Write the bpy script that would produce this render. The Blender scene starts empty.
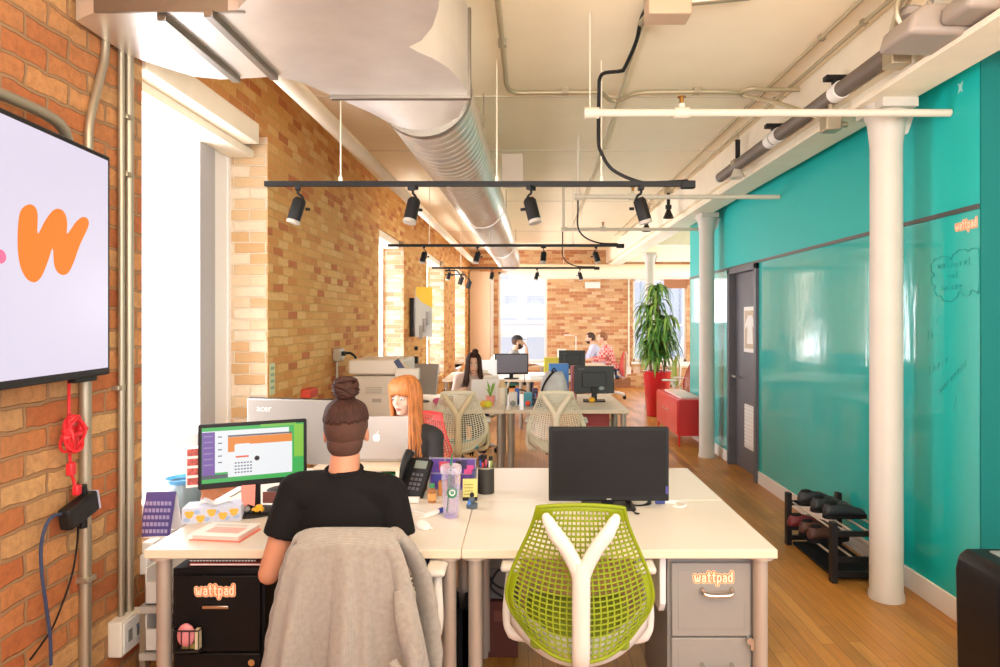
import bpy, bmesh, math, random
from mathutils import Vector, Matrix, Euler
random.seed(7)
scene = bpy.context.scene
COL = scene.collection
F = 667.0
CZ = 1.62
R = math.radians
def P(px, py, D):
    return Vector(((px-524)*D/F, D, CZ-(py-320)*D/F))

# ---------------------------------------------------------------- materials
def lin(h):
    h = h.lstrip('#')
    out = []
    for i in (0, 2, 4):
        c = int(h[i:i+2], 16)/255
        out.append(c/12.92 if c <= .04045 else ((c+.055)/1.055)**2.4)
    return (*out, 1)
MATS = {}
def mat(name, color='#808080', rough=.5, metal=0, spec=.5, coat=0, coat_rough=.1, emit=0, emit_color=None, var=0, vscale=20, bump=0, bscale=80, alpha=1, trans=0, sheen=0, stretch=(1,1,1)):
    if name in MATS: return MATS[name]
    m = bpy.data.materials.new(name); m.use_nodes = True
    nt = m.node_tree; b = nt.nodes['Principled BSDF']
    b.inputs['Base Color'].default_value = lin(color)
    b.inputs['Roughness'].default_value = rough
    b.inputs['Metallic'].default_value = metal
    b.inputs['Specular IOR Level'].default_value = spec
    b.inputs['Coat Weight'].default_value = coat
    b.inputs['Coat Roughness'].default_value = coat_rough
    b.inputs['Alpha'].default_value = alpha
    b.inputs['Transmission Weight'].default_value = trans
    b.inputs['Sheen Weight'].default_value = sheen
    if emit:
        b.inputs['Emission Color'].default_value = lin(emit_color or color)
        b.inputs['Emission Strength'].default_value = emit
    if var or bump:
        tc = nt.nodes.new('ShaderNodeTexCoord')
        mp = nt.nodes.new('ShaderNodeMapping'); mp.inputs['Scale'].default_value = stretch
        nt.links.new(tc.outputs['Object'], mp.inputs['Vector'])
        if var:
            n = nt.nodes.new('ShaderNodeTexNoise'); n.inputs['Scale'].default_value = vscale; n.inputs['Detail'].default_value = 4
            nt.links.new(mp.outputs['Vector'], n.inputs['Vector'])
            hs = nt.nodes.new('ShaderNodeHueSaturation'); hs.inputs['Color'].default_value = lin(color)
            mr = nt.nodes.new('ShaderNodeMapRange')
            mr.inputs['From Min'].default_value = .3; mr.inputs['From Max'].default_value = .7
            mr.inputs['To Min'].default_value = 1-var; mr.inputs['To Max'].default_value = 1+var
            nt.links.new(n.outputs['Fac'], mr.inputs['Value'])
            nt.links.new(mr.outputs['Result'], hs.inputs['Value'])
            nt.links.new(hs.outputs['Color'], b.inputs['Base Color'])
        if bump:
            n2 = nt.nodes.new('ShaderNodeTexNoise'); n2.inputs['Scale'].default_value = bscale; n2.inputs['Detail'].default_value = 3
            nt.links.new(mp.outputs['Vector'], n2.inputs['Vector'])
            bp = nt.nodes.new('ShaderNodeBump'); bp.inputs['Strength'].default_value = bump; bp.inputs['Distance'].default_value = .01
            nt.links.new(n2.outputs['Fac'], bp.inputs['Height']); nt.links.new(bp.outputs['Normal'], b.inputs['Normal'])
    MATS[name] = m
    return m

class NG:
    """tiny node-graph helper"""
    def __init__(s, m): s.nt = m.node_tree
    def n(s, t, **kw):
        nd = s.nt.nodes.new(t)
        for k, v in kw.items(): setattr(nd, k, v)
        return nd
    def l(s, a, b): s.nt.links.new(a, b)
    def math(s, op, a, b=None):
        nd = s.n('ShaderNodeMath', operation=op)
        for i, x in enumerate((a, b)):
            if x is None: continue
            if isinstance(x, (int, float)): nd.inputs[i].default_value = x
            else: s.l(x, nd.inputs[i])
        return nd.outputs[0]
    def ramp(s, fac, stops, interp='LINEAR'):
        nd = s.n('ShaderNodeValToRGB'); cr = nd.color_ramp; cr.interpolation = interp
        while len(cr.elements) < len(stops): cr.elements.new(.5)
        for e, (p, c) in zip(cr.elements, stops):
            e.position = p; e.color = lin(c) if isinstance(c, str) else c
        s.l(fac, nd.inputs[0]); return nd.outputs[0]
    def mix(s, fac, a, b, typ='MIX'):
        nd = s.n('ShaderNodeMix', data_type='RGBA', blend_type=typ)
        if isinstance(fac, (int, float)): nd.inputs[0].default_value = fac
        else: s.l(fac, nd.inputs[0])
        for i, x in ((6, a), (7, b)):
            if isinstance(x, str): nd.inputs[i].default_value = lin(x)
            else: s.l(x, nd.inputs[i])
        return nd.outputs[2]

def brick_mat(name, cols, mortar, row=.075, width=.215, strength=.9, msize=.006, wobble=.022, dirt='#6b4a35', dirt_amt=.35):
    m = bpy.data.materials.new(name); m.use_nodes = True; g = NG(m)
    b = m.node_tree.nodes['Principled BSDF']; b.inputs['Roughness'].default_value = .85; b.inputs['Specular IOR Level'].default_value = .25
    tc = g.n('ShaderNodeTexCoord'); sx = g.n('ShaderNodeSeparateXYZ'); g.l(tc.outputs['Object'], sx.inputs[0])
    nz = g.n('ShaderNodeTexNoise'); nz.inputs['Scale'].default_value = 9; nz.inputs['Detail'].default_value = 3
    g.l(tc.outputs['Object'], nz.inputs['Vector'])
    wob = g.math('MULTIPLY', g.math('SUBTRACT', nz.outputs['Fac'], .5), wobble)
    u = g.math('ADD', g.math('ADD', g.math('ADD', sx.outputs[0], sx.outputs[1]), 20.0), wob)
    v = g.math('ADD', g.math('ADD', sx.outputs[2], 1.0), wob)
    cv = g.n('ShaderNodeCombineXYZ'); g.l(u, cv.inputs[0]); g.l(v, cv.inputs[1])
    br = g.n('ShaderNodeTexBrick'); br.offset = .5; br.inputs['Scale'].default_value = 1
    br.inputs['Mortar Size'].default_value = msize; br.inputs['Mortar Smooth'].default_value = .35
    br.inputs['Brick Width'].default_value = width; br.inputs['Row Height'].default_value = row
    g.l(cv.outputs[0], br.inputs['Vector'])
    r = g.math('FLOOR', g.math('DIVIDE', v, row))
    off = g.math('MULTIPLY', g.math('SUBTRACT', 1.0, g.math('MODULO', r, 2.0)), .5)
    c = g.math('FLOOR', g.math('ADD', g.math('DIVIDE', u, width), off))
    wv = g.n('ShaderNodeCombineXYZ'); g.l(r, wv.inputs[0]); g.l(c, wv.inputs[1])
    wn = g.n('ShaderNodeTexWhiteNoise', noise_dimensions='2D'); g.l(wv.outputs[0], wn.inputs['Vector'])
    n = len(cols)
    col = g.ramp(wn.outputs['Value'], [(i/n, k) for i, k in enumerate(cols)], 'CONSTANT')
    n2 = g.n('ShaderNodeTexNoise'); n2.inputs['Scale'].default_value = 28; n2.inputs['Detail'].default_value = 6; n2.inputs['Roughness'].default_value = .7
    g.l(tc.outputs['Object'], n2.inputs['Vector'])
    f2 = g.ramp(n2.outputs['Fac'], [(.42, (0, 0, 0, 1)), (.7, (1, 1, 1, 1))])
    col = g.mix(g.math('MULTIPLY', f2, dirt_amt), col, dirt)
    n3 = g.n('ShaderNodeTexNoise'); n3.inputs['Scale'].default_value = 1.6; n3.inputs['Detail'].default_value = 4
    g.l(tc.outputs['Object'], n3.inputs['Vector'])
    f3 = g.ramp(n3.outputs['Fac'], [(.52, (0, 0, 0, 1)), (.72, (1, 1, 1, 1))])
    col = g.mix(g.math('MULTIPLY', f3, .35), col, mortar)
    col = g.mix(br.outputs['Fac'], col, mortar)
    g.l(col, b.inputs['Base Color'])
    h = g.math('ADD', g.math('MULTIPLY', br.outputs['Fac'], -1.0), g.math('MULTIPLY', n2.outputs['Fac'], .5))
    h = g.math('ADD', h, g.math('MULTIPLY', wn.outputs['Value'], .3))
    bp = g.n('ShaderNodeBump'); bp.inputs['Strength'].default_value = strength; bp.inputs['Distance'].default_value = .012
    g.l(h, bp.inputs['Height']); g.l(bp.outputs['Normal'], b.inputs['Normal'])
    MATS[name] = m
    return m

def wood_floor():
    m = bpy.data.materials.new('floor_wood'); m.use_nodes = True; g = NG(m)
    b = m.node_tree.nodes['Principled BSDF']
    tc = g.n('ShaderNodeTexCoord'); sx = g.n('ShaderNodeSeparateXYZ'); g.l(tc.outputs['Object'], sx.inputs[0])
    u = g.math('ADD', sx.outputs[1], 20.0); v = g.math('ADD', sx.outputs[0], 20.0)
    row, width = .07, 1.35
    r = g.math('FLOOR', g.math('DIVIDE', v, row))
    wr = g.n('ShaderNodeTexWhiteNoise', noise_dimensions='1D'); g.l(r, wr.inputs['W'])
    u2 = g.math('ADD', u, g.math('MULTIPLY', wr.outputs['Value'], width))
    cv = g.n('ShaderNodeCombineXYZ'); g.l(u2, cv.inputs[0]); g.l(v, cv.inputs[1])
    br = g.n('ShaderNodeTexBrick'); br.offset = 0; br.inputs['Scale'].default_value = 1
    br.inputs['Mortar Size'].default_value = .0018; br.inputs['Mortar Smooth'].default_value = .1
    br.inputs['Brick Width'].default_value = width; br.inputs['Row Height'].default_value = row
    g.l(cv.outputs[0], br.inputs['Vector'])
    c = g.math('FLOOR', g.math('DIVIDE', u2, width))
    wv = g.n('ShaderNodeCombineXYZ'); g.l(r, wv.inputs[0]); g.l(c, wv.inputs[1])
    wn = g.n('ShaderNodeTexWhiteNoise', noise_dimensions='2D'); g.l(wv.outputs[0], wn.inputs['Vector'])
    col = g.ramp(wn.outputs['Value'], [(0, '#b87830'), (.3, '#c98838'), (.6, '#bd7c32'), (.85, '#d29446'), (1, '#a0662a')])
    mp = g.n('ShaderNodeMapping'); mp.inputs['Scale'].default_value = (60, 3, 1); g.l(tc.outputs['Object'], mp.inputs['Vector'])
    n1 = g.n('ShaderNodeTexNoise'); n1.inputs['Scale'].default_value = 1; n1.inputs['Detail'].default_value = 6; g.l(mp.outputs[0], n1.inputs['Vector'])
    col = g.mix(g.math('MULTIPLY', g.ramp(n1.outputs['Fac'], [(.4, (0, 0, 0, 1)), (.75, (1, 1, 1, 1))]), .45), col, '#8a5a28')
    mp2 = g.n('ShaderNodeMapping'); mp2.inputs['Scale'].default_value = (2.2, .9, 1); g.l(tc.outputs['Object'], mp2.inputs['Vector'])
    n2 = g.n('ShaderNodeTexNoise'); n2.inputs['Scale'].default_value = 1.3; n2.inputs['Detail'].default_value = 5; g.l(mp2.outputs[0], n2.inputs['Vector'])
    col = g.mix(g.math('MULTIPLY', g.ramp(n2.outputs['Fac'], [(.5, (0, 0, 0, 1)), (.66, (1, 1, 1, 1))]), .5), col, '#74541f')
    col = g.mix(g.math('MULTIPLY', br.outputs['Fac'], .75), col, '#50331a')
    g.l(col, b.inputs['Base Color'])
    rr = g.n('ShaderNodeMapRange'); rr.inputs['To Min'].default_value = .28; rr.inputs['To Max'].default_value = .5
    g.l(n2.outputs['Fac'], rr.inputs['Value']); g.l(rr.outputs[0], b.inputs['Roughness'])
    bp = g.n('ShaderNodeBump'); bp.inputs['Strength'].default_value = .3; bp.inputs['Distance'].default_value = .003
    g.l(g.math('MULTIPLY', br.outputs['Fac'], -1.0), bp.inputs['Height']); g.l(bp.outputs['Normal'], b.inputs['Normal'])
    return m

def teal_gloss():
    m = bpy.data.materials.new('teal_gloss'); m.use_nodes = True; g = NG(m)
    b = m.node_tree.nodes['Principled BSDF']
    b.inputs['Base Color'].default_value = lin('#00b2ac'); b.inputs['Roughness'].default_value = .6; b.inputs['Specular IOR Level'].default_value = .2
    b.inputs['Coat Weight'].default_value = 1; b.inputs['Coat Roughness'].default_value = .06; b.inputs['Coat IOR'].default_value = 1.5
    tc = g.n('ShaderNodeTexCoord')
    mp = g.n('ShaderNodeMapping'); mp.inputs['Scale'].default_value = (1, 6, .7); g.l(tc.outputs['Object'], mp.inputs['Vector'])
    n1 = g.n('ShaderNodeTexNoise'); n1.inputs['Scale'].default_value = 4; n1.inputs['Detail'].default_value = 2; g.l(mp.outputs[0], n1.inputs['Vector'])
    bp = g.n('ShaderNodeBump'); bp.inputs['Strength'].default_value = .03; bp.inputs['Distance'].default_value = .02
    g.l(n1.outputs['Fac'], bp.inputs['Height']); g.l(bp.outputs['Normal'], b.inputs['Coat Normal'])
    MATS['teal_gloss'] = m
    return m

def knit_mat(name, color, dark, scale=170):
    m = bpy.data.materials.new(name); m.use_nodes = True; g = NG(m)
    b = m.node_tree.nodes['Principled BSDF']; b.inputs['Roughness'].default_value = .95; b.inputs['Specular IOR Level'].default_value = .1
    b.inputs['Sheen Weight'].default_value = .3
    tc = g.n('ShaderNodeTexCoord'); sx = g.n('ShaderNodeSeparateXYZ'); g.l(tc.outputs['Object'], sx.inputs[0])
    a = g.math('ADD', sx.outputs[0], sx.outputs[2]); c = g.math('SUBTRACT', sx.outputs[0], g.math('MULTIPLY', sx.outputs[2], 1.0))
    w1 = g.math('SINE', g.math('MULTIPLY', a, scale*2.2)); w2 = g.math('SINE', g.math('MULTIPLY', c, scale*2.2))
    h = g.math('MULTIPLY', g.math('ADD', g.math('MULTIPLY', w1, w2), 1.0), .5)
    n = g.n('ShaderNodeTexNoise'); n.inputs['Scale'].default_value = 60; g.l(tc.outputs['Object'], n.inputs['Vector'])
    f = g.math('MULTIPLY', g.math('ADD', h, n.outputs['Fac']), .6)
    g.l(g.mix(f, dark, color), b.inputs['Base Color'])
    bp = g.n('ShaderNodeBump'); bp.inputs['Strength'].default_value = .7; bp.inputs['Distance'].default_value = .003
    g.l(h, bp.inputs['Height']); g.l(bp.outputs['Normal'], b.inputs['Normal'])
    MATS[name] = m
    return m

def glass_mat():
    m = bpy.data.materials.new('window_glass'); m.use_nodes = True; g = NG(m)
    nt = m.node_tree; out = nt.nodes['Material Output']; nt.nodes.remove(nt.nodes['Principled BSDF'])
    t = g.n('ShaderNodeBsdfTransparent'); t.inputs[0].default_value = (1, 1, 1, 1)
    gl = g.n('ShaderNodeBsdfGlossy'); gl.inputs['Roughness'].default_value = .03
    mx = g.n('ShaderNodeMixShader'); mx.inputs[0].default_value = .03; g.l(t.outputs[0], mx.inputs[1]); g.l(gl.outputs[0], mx.inputs[2])
    g.l(mx.outputs[0], out.inputs['Surface'])
    MATS['window_glass'] = m
    return m

def clear_mat(name, color, density=.25):
    m = bpy.data.materials.new(name); m.use_nodes = True; g = NG(m)
    nt = m.node_tree; out = nt.nodes['Material Output']; b = nt.nodes['Principled BSDF']
    b.inputs['Base Color'].default_value = lin(color); b.inputs['Roughness'].default_value = .08; b.inputs['Coat Weight'].default_value = .5
    t = g.n('ShaderNodeBsdfTransparent'); t.inputs[0].default_value = lin('#fbf8ff')
    lw = g.n('ShaderNodeLayerWeight'); lw.inputs['Blend'].default_value = .3
    f = g.math('ADD', g.math('MULTIPLY', lw.outputs['Facing'], .6), density)
    mx = g.n('ShaderNodeMixShader'); g.l(f, mx.inputs[0]); g.l(t.outputs[0], mx.inputs[1]); g.l(b.outputs[0], mx.inputs[2])
    g.l(mx.outputs[0], out.inputs['Surface'])
    MATS[name] = m
    return m

BR_NEAR = brick_mat('brick_orange', ['#c27a48', '#b8693c', '#cf9058', '#b26238', '#cb9862', '#bd7040', '#c57e4a', '#d0a068'], '#a07a55', dirt='#6a3f28', dirt_amt=.45, row=.086, width=.225, msize=.0085, wobble=.034)
BR_MID = brick_mat('brick_tan', ['#e0a862', '#da9e56', '#e4b26c', '#d69450', '#dea55e', '#cd8848', '#e6ba78', '#da9f5a', '#c07040'], '#d8a864', row=.064, width=.2, dirt='#a87844', dirt_amt=.3)
BR_PALE = brick_mat('brick_pale', ['#e2c8a4', '#d8b88c', '#e8d4b8', '#dcbf96', '#d0a878', '#ead8be'], '#e6d4b8', dirt='#c09a6c', dirt_amt=.25)
BR_REV = brick_mat('brick_reveal', ['#a08468', '#957655', '#aa9078', '#8e6f50', '#b09a84', '#a07c58'], '#a8947c', row=.064, width=.2, dirt='#7c6044', dirt_amt=.35)
BR_BACK = brick_mat('brick_back', ['#cfa070', '#c79262', '#d8b080', '#c08458', '#d2a878', '#b87650', '#dcba90'], '#cfb08a', dirt='#8c5c38', dirt_amt=.3)
FLOORW = wood_floor(); TEAL = teal_gloss(); GLASS = glass_mat()
CEIL = mat('ceiling_cream', '#fdefd0', .9, var=.02, vscale=3)
CREAM = mat('cream_paint', '#f4e8d0', .55, var=.03, vscale=8)
WHITE = mat('white_paint', '#efece6', .5)
TEALU = mat('teal_satin', '#0cb4ae', .5, spec=.3)
TEAL_SHADE = mat('teal_dark', '#006a64', .6, spec=.2)  # shade put into the colour of the end face turned from the windows
DGREY = mat('dark_grey_paint', '#55545a', .45)
STRIP = mat('dark_strip', '#4c4844', .4, metal=.3)
STEEL = mat('duct_steel', '#e9e5df', .34, metal=.7, var=.06, vscale=5, bump=.1, bscale=6)
STEELD = mat('duct_edge', '#8e877d', .4, metal=1)
SPIRAL = mat('spiral_steel', '#e2dacb', .32, metal=.75, var=.06, vscale=10)
GALV = mat('galvanised', '#b3a78f', .42, metal=.75)
COND = mat('ceiling_conduit', '#b9ab8a', .45, metal=.4)
BLACK = mat('black_plastic', '#141314', .5, spec=.3)
BLACKM = mat('black_matte', '#121214', .8, spec=.2)
DARKP = mat('dark_pipe', '#6a5d53', .5)
DESKW = mat('desk_white', '#e2dacc', .38, coat=.15, coat_rough=.3)
DESKE = mat('desk_edge', '#e2cfb4', .5)
LEGG = mat('desk_leg', '#b4a596', .4, metal=.35)
CABG = mat('cabinet_grey', '#87837d', .45)
CHROME = mat('chrome', '#d0ccc6', .2, metal=1)
CABK = mat('cabinet_black', '#0b090a', .5, spec=.2)
GREEN = mat('lime_elastomer', '#83920a', .55, spec=.3)
CHAIRW = mat('chair_white', '#dcd5ca', .4)
CHAIRC = mat('chair_cream', '#d9cdb0', .5)
CREAMESH = mat('cream_elastomer', '#d8d2b4', .6)
REDP = mat('red_lacquer', '#d01818', .4, coat=.1)
REDM = mat('red_plastic', '#c72a24', .5)
CLOTHB = mat('black_cotton', '#161414', .95, spec=.15, bump=.15, bscale=25)
SCREEN = mat('screen_off', '#0e0a08', .45, spec=.25)
SILVER = mat('silver_plastic', '#a29e98', .4, metal=.15)
ALU = mat('aluminium', '#c4bfba', .38, metal=.5)
PAPER = mat('white_paper', '#f4f0ea', .8)
ORANGE = mat('logo_orange', '#f0803a', .6)
PEACH = mat('sticker_peach', '#f6c79c', .6)
ORANGED = mat('sticker_orange', '#e8732e', .6)

# ---------------------------------------------------------------- mesh builder
class MB:
    def __init__(s): s.v, s.f, s.m, s.mi = [], [], [], 0
    def add(s, vs, fs):
        b = len(s.v); s.v += [Vector(v) for v in vs]
        for f in fs: s.f.append([i+b for i in f]); s.m.append(s.mi)
        return s
    def box(s, c, d, rot=None):
        M = rot if isinstance(rot, Matrix) else (Euler(rot).to_matrix() if rot else Matrix.Identity(3))
        vs = [Vector(c)+M@Vector((d[0]/2*x, d[1]/2*y, d[2]/2*z)) for x in (-1, 1) for y in (-1, 1) for z in (-1, 1)]
        return s.add(vs, [(0, 1, 3, 2), (4, 6, 7, 5), (0, 4, 5, 1), (2, 3, 7, 6), (0, 2, 6, 4), (1, 5, 7, 3)])
    def span(s, a, b):
        return s.box([(a[i]+b[i])/2 for i in range(3)], [abs(b[i]-a[i]) for i in range(3)])
    def tube(s, pts, r, n=10, cap=True, closed=False, flat=1.0):
        pts = [Vector(p) for p in pts]; N = len(pts)
        rs = r if isinstance(r, (list, tuple)) else [r]*N
        T = []
        for i in range(N):
            a = pts[(i-1) % N] if (closed or i > 0) else pts[i]; b = pts[(i+1) % N] if (closed or i < N-1) else pts[i]
            t = (b-a); T.append(t.normalized() if t.length > 1e-9 else Vector((0, 0, 1)))
        up = Vector((0, 0, 1)) if abs(T[0].z) < .9 else Vector((0, 1, 0))
        x = T[0].cross(up).normalized(); rings = []
        for i in range(N):
            x = (x - T[i]*x.dot(T[i]))
            x = x.normalized() if x.length > 1e-6 else T[i].orthogonal().normalized()
            y = T[i].cross(x)
            rings.append([pts[i]+(x*math.cos(a)+y*math.sin(a)*flat)*rs[i] for a in [2*math.pi*k/n for k in range(n)]])
        vs = [v for ring in rings for v in ring]; fs = []
        for i in range(N if closed else N-1):
            j = (i+1) % N
            for k in range(n):
                l = (k+1) % n; fs.append((i*n+k, i*n+l, j*n+l, j*n+k))
        if cap and not closed:
            fs.append(tuple(reversed(range(n)))); fs.append(tuple(range((N-1)*n, N*n)))
        return s.add(vs, fs)
    def cyl(s, a, b, r, n=20): return s.tube([a, b], r, n)
    def lathe(s, prof, c=(0, 0, 0), n=24, M=None):
        vs = []; fs = []; N = len(prof); M = M or Matrix.Identity(3)
        for r, z in prof:
            for k in range(n):
                a = 2*math.pi*k/n; vs.append(Vector(c)+M@Vector((max(r, 1e-4)*math.cos(a), max(r, 1e-4)*math.sin(a), z)))
        for i in range(N-1):
            for k in range(n):
                l = (k+1) % n; fs.append((i*n+k, i*n+l, (i+1)*n+l, (i+1)*n+k))
        fs.append(tuple(reversed(range(n)))); fs.append(tuple(range((N-1)*n, N*n)))
        return s.add(vs, fs)
    def ell(s, c, r, n=16, m=10, M=None):
        r = (r, r, r) if isinstance(r, (int, float)) else r; M = M or Matrix.Identity(3)
        vs = []; fs = []
        for i in range(m+1):
            t = math.pi*i/m; t = min(max(t, 1e-3), math.pi-1e-3)
            for k in range(n):
                a = 2*math.pi*k/n
                vs.append(Vector(c)+M@Vector((r[0]*math.sin(t)*math.cos(a), r[1]*math.sin(t)*math.sin(a), r[2]*math.cos(t))))
        for i in range(m):
            for k in range(n):
                l = (k+1) % n; fs.append((i*n+k, (i+1)*n+k, (i+1)*n+l, i*n+l))
        fs.append(tuple(range(n))); fs.append(tuple(reversed(range(m*n, m*n+n))))
        return s.add(vs, fs)
    def prism(s, poly, z0, z1, M=None, o=(0, 0, 0)):
        M = M or Matrix.Identity(3); n = len(poly)
        ar = sum(poly[i][0]*poly[(i+1) % n][1]-poly[(i+1) % n][0]*poly[i][1] for i in range(n))
        if ar < 0: poly = poly[::-1]
        vs = [Vector(o)+M@Vector((x, y, z)) for z in (z0, z1) for x, y in poly]
        fs = [tuple(reversed(range(n))), tuple(range(n, 2*n))]+[(i, (i+1) % n, n+(i+1) % n, n+i) for i in range(n)]
        return s.add(vs, fs)
    def sheet(s, fn, nu, nv, closed_u=False):
        vs = [fn(i/(nu if closed_u else nu-1), j/(nv-1)) for j in range(nv) for i in range(nu)]
        fs = []
        for j in range(nv-1):
            for i in range(nu if closed_u else nu-1):
                k = (i+1) % nu; fs.append((j*nu+i, j*nu+k, (j+1)*nu+k, (j+1)*nu+i))
        return s.add(vs, fs)
    def mesh(s, name, mats, off=None, smooth=35):
        me = bpy.data.meshes.new(name)
        o = Vector(off) if off is not None else Vector((0, 0, 0))
        me.from_pydata([v-o for v in s.v], [], s.f)
        for m in (mats if isinstance(mats, (list, tuple)) else [mats]): me.materials.append(m)
        me.polygons.foreach_set('material_index', s.m)
        bm = bmesh.new(); bm.from_mesh(me); bmesh.ops.recalc_face_normals(bm, faces=bm.faces); bm.to_mesh(me); bm.free()
        if smooth is not None:
            me.shade_smooth()
            if smooth < 180: me.set_sharp_from_angle(angle=R(smooth))
        me.update()
        return me
    def build(s, name, mats, parent=None, smooth=35, bevel=0, seg=2, subsurf=0, solid=0, remesh=0, smth=4, world=True):
        off = parent['_o'] if (parent is not None and world) else None
        o = bpy.data.objects.new(name, s.mesh(name, mats, off, smooth)); COL.objects.link(o)
        if parent is not None: o.parent = parent
        o['_o'] = tuple(off) if off is not None else (0, 0, 0)
        if remesh:
            md = o.modifiers.new('remesh', 'REMESH'); md.mode = 'VOXEL'; md.voxel_size = remesh; md.use_smooth_shade = True
            md = o.modifiers.new('smooth', 'SMOOTH'); md.factor = .5; md.iterations = smth
        if solid:
            md = o.modifiers.new('solid', 'SOLIDIFY'); md.thickness = solid; md.offset = 0
        if bevel:
            md = o.modifiers.new('bevel', 'BEVEL'); md.width = bevel; md.segments = seg; md.limit_method = 'ANGLE'; md.angle_limit = R(40); md.harden_normals = False
        if subsurf:
            md = o.modifiers.new('sub', 'SUBSURF'); md.levels = subsurf; md.render_levels = subsurf
        return o
def tag(o, label=None, cat=None, group=None, kind=None):
    if label: o['label'] = label
    if cat: o['category'] = cat
    if group: o['group'] = group
    if kind: o['kind'] = kind
    return o
def thing(name, label, cat, loc=(0, 0, 0), group=None):
    o = bpy.data.objects.new(name, None); COL.objects.link(o); o.location = loc; o.empty_display_size = .1
    o['_o'] = tuple(loc)
    return tag(o, label, cat, group)
def struct(o): o['kind'] = 'structure'; return o
KIDS = {}
def kids(o): return [c for c in bpy.data.objects if c.parent == o]
def dup(o, loc, rz=None, label=None, group=None, parent=None, remat=None, first=True):
    c = o.copy(); COL.objects.link(c)
    if first:
        c.location = loc
        if rz is not None: c.rotation_euler = (0, 0, rz)
        if label: c['label'] = label
        if group: c['group'] = group
        elif 'group' in c and group == '': del c['group']
    else: c.parent = parent
    if remat and c.type == 'MESH':
        for sl in c.material_slots:
            if sl.material and sl.material.name in remat:
                new = remat[sl.material.name]; sl.link = 'OBJECT'; sl.material = new
    for k in kids(o): dup(k, None, parent=c, remat=remat, first=False)
    return c
def text(body, size, M, loc, mats, name='lettering', parent=None, extrude=.0005, offset=0, align='CENTER', shear=0, sx=1):
    """lettering turned into a mesh; M maps text x,y,z axes to the world"""
    cu = bpy.data.curves.new(name, 'FONT'); cu.body = body; cu.size = size; cu.extrude = extrude; cu.offset = offset
    cu.align_x = align; cu.align_y = 'CENTER'; cu.shear = shear; cu.resolution_u = 3
    t = bpy.data.objects.new(name, cu); COL.objects.link(t)
    bpy.context.view_layer.update()
    me = bpy.data.meshes.new_from_object(t.evaluated_get(bpy.context.evaluated_depsgraph_get()))
    bpy.data.objects.remove(t); bpy.data.curves.remove(cu)
    off = Vector(parent['_o']) if parent is not None else Vector((0, 0, 0))
    for v in me.vertices: v.co = Vector(loc)+M@Vector((v.co.x*sx, v.co.y, v.co.z))-off
    me.materials.clear(); me.materials.append(mats)
    for p in me.polygons: p.material_index = 0
    o = bpy.data.objects.new(name, me); COL.objects.link(o); o.parent = parent; o['_o'] = tuple(off)
    return o
GLY = {'w': ([[(0, 1), (.06, .3), (.25, .02), (.42, .3), (.45, .7), (.48, .3), (.66, .02), (.84, .3), (.9, 1)]], .9),
 'a': ([[(.05, .85), (.3, 1), (.52, .85), (.55, .5), (.55, .0)], [(.55, .55), (.25, .58), (.04, .38), (.06, .12), (.25, 0), (.45, .08), (.55, .25)]], .55),
 't': ([[(.18, 1.45), (.18, .3), (.28, .05), (.45, .03)], [(0, 1), (.45, 1)]], .45),
 'p': ([[(.0, 1), (.0, -.5)], [(0, .6), (.12, .92), (.32, 1), (.52, .85), (.58, .5), (.52, .15), (.32, 0), (.12, .08), (0, .4)]], .58),
 'd': ([[(.58, 1.5), (.58, 0)], [(.58, .6), (.46, .92), (.26, 1), (.06, .85), (0, .5), (.06, .15), (.26, 0), (.46, .08), (.58, .4)]], .58)}
def strokes(word, xh, r, M, loc, z, m, name, parent, width=None, t=.0006):
    """word drawn as flat rounded strokes: xh = x-height, r = half stroke, centred on loc"""
    tot = sum(GLY[c][1] for c in word)+.42*(len(word)-1); k = (width/(tot*xh)) if width else 1; x = -tot/2; b = MB(); n_ = 0
    for c in word:
        for st in GLY[c][0]:
            pts = cr([((x+a)*xh*k, (y-.5)*xh, 0) for a, y in st], 3) if len(st) > 2 else [Vector(((x+a)*xh*k, (y-.5)*xh, 0)) for a, y in st]
            for i in range(len(pts)-1):
                p, q = pts[i], pts[i+1]; d = (q-p).normalized(); a0 = math.atan2(d.y, d.x)
                poly = [(p.x+r*math.cos(a0+math.pi/2+math.pi*j/6), p.y+r*math.sin(a0+math.pi/2+math.pi*j/6)) for j in range(7)]+[(q.x+r*math.cos(a0-math.pi/2+math.pi*j/6), q.y+r*math.sin(a0-math.pi/2+math.pi*j/6)) for j in range(7)]
                b.prism(poly, z, z+t+.00001*(n_ % 7), M, loc); n_ += 1
        x += GLY[c][1]+.42
    return b.build(name, m, parent, smooth=None)
FRONT = Matrix(((1, 0, 0), (0, 0, -1), (0, 1, 0)))   # x right, y up, normal toward -Y (text axes -> world)
def cr(pts, n=6, closed=False):
    """catmull-rom resample"""
    pts = [Vector(p) for p in pts]; N = len(pts); out = []
    for i in range(N if closed else N-1):
        g = (lambda k: pts[k % N]) if closed else (lambda k: pts[min(max(k, 0), N-1)])
        a, b, c, d = g(i-1), g(i), g(i+1), g(i+2)
        for k in range(n):
            t = k/n
            out.append(.5*((2*b)+(c-a)*t+(2*a-5*b+4*c-d)*t*t+(3*b-a-3*c+d)*t**3))
    if not closed: out.append(pts[-1])
    return out
def rz(a): return Matrix.Rotation(a, 3, 'Z')
# ================================================================ SETTING
H = 3.3
XL, XR, YB = -1.75, 2.33, 16.0
KY = 8.05; SL = .0575                       # the left wall turns slightly inward beyond KY
def wx(y): return XL if y <= KY else XL+SL*(y-KY)
b = MB(); b.span((-2.6, -1.5, -.1), (5.6, 16.3, 0)); struct(b.build('floor', FLOORW))
b = MB(); b.span((-2.6, -1.5, H), (5.6, 16.3, H+.15)); struct(b.build('ceiling', CEIL))

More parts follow.
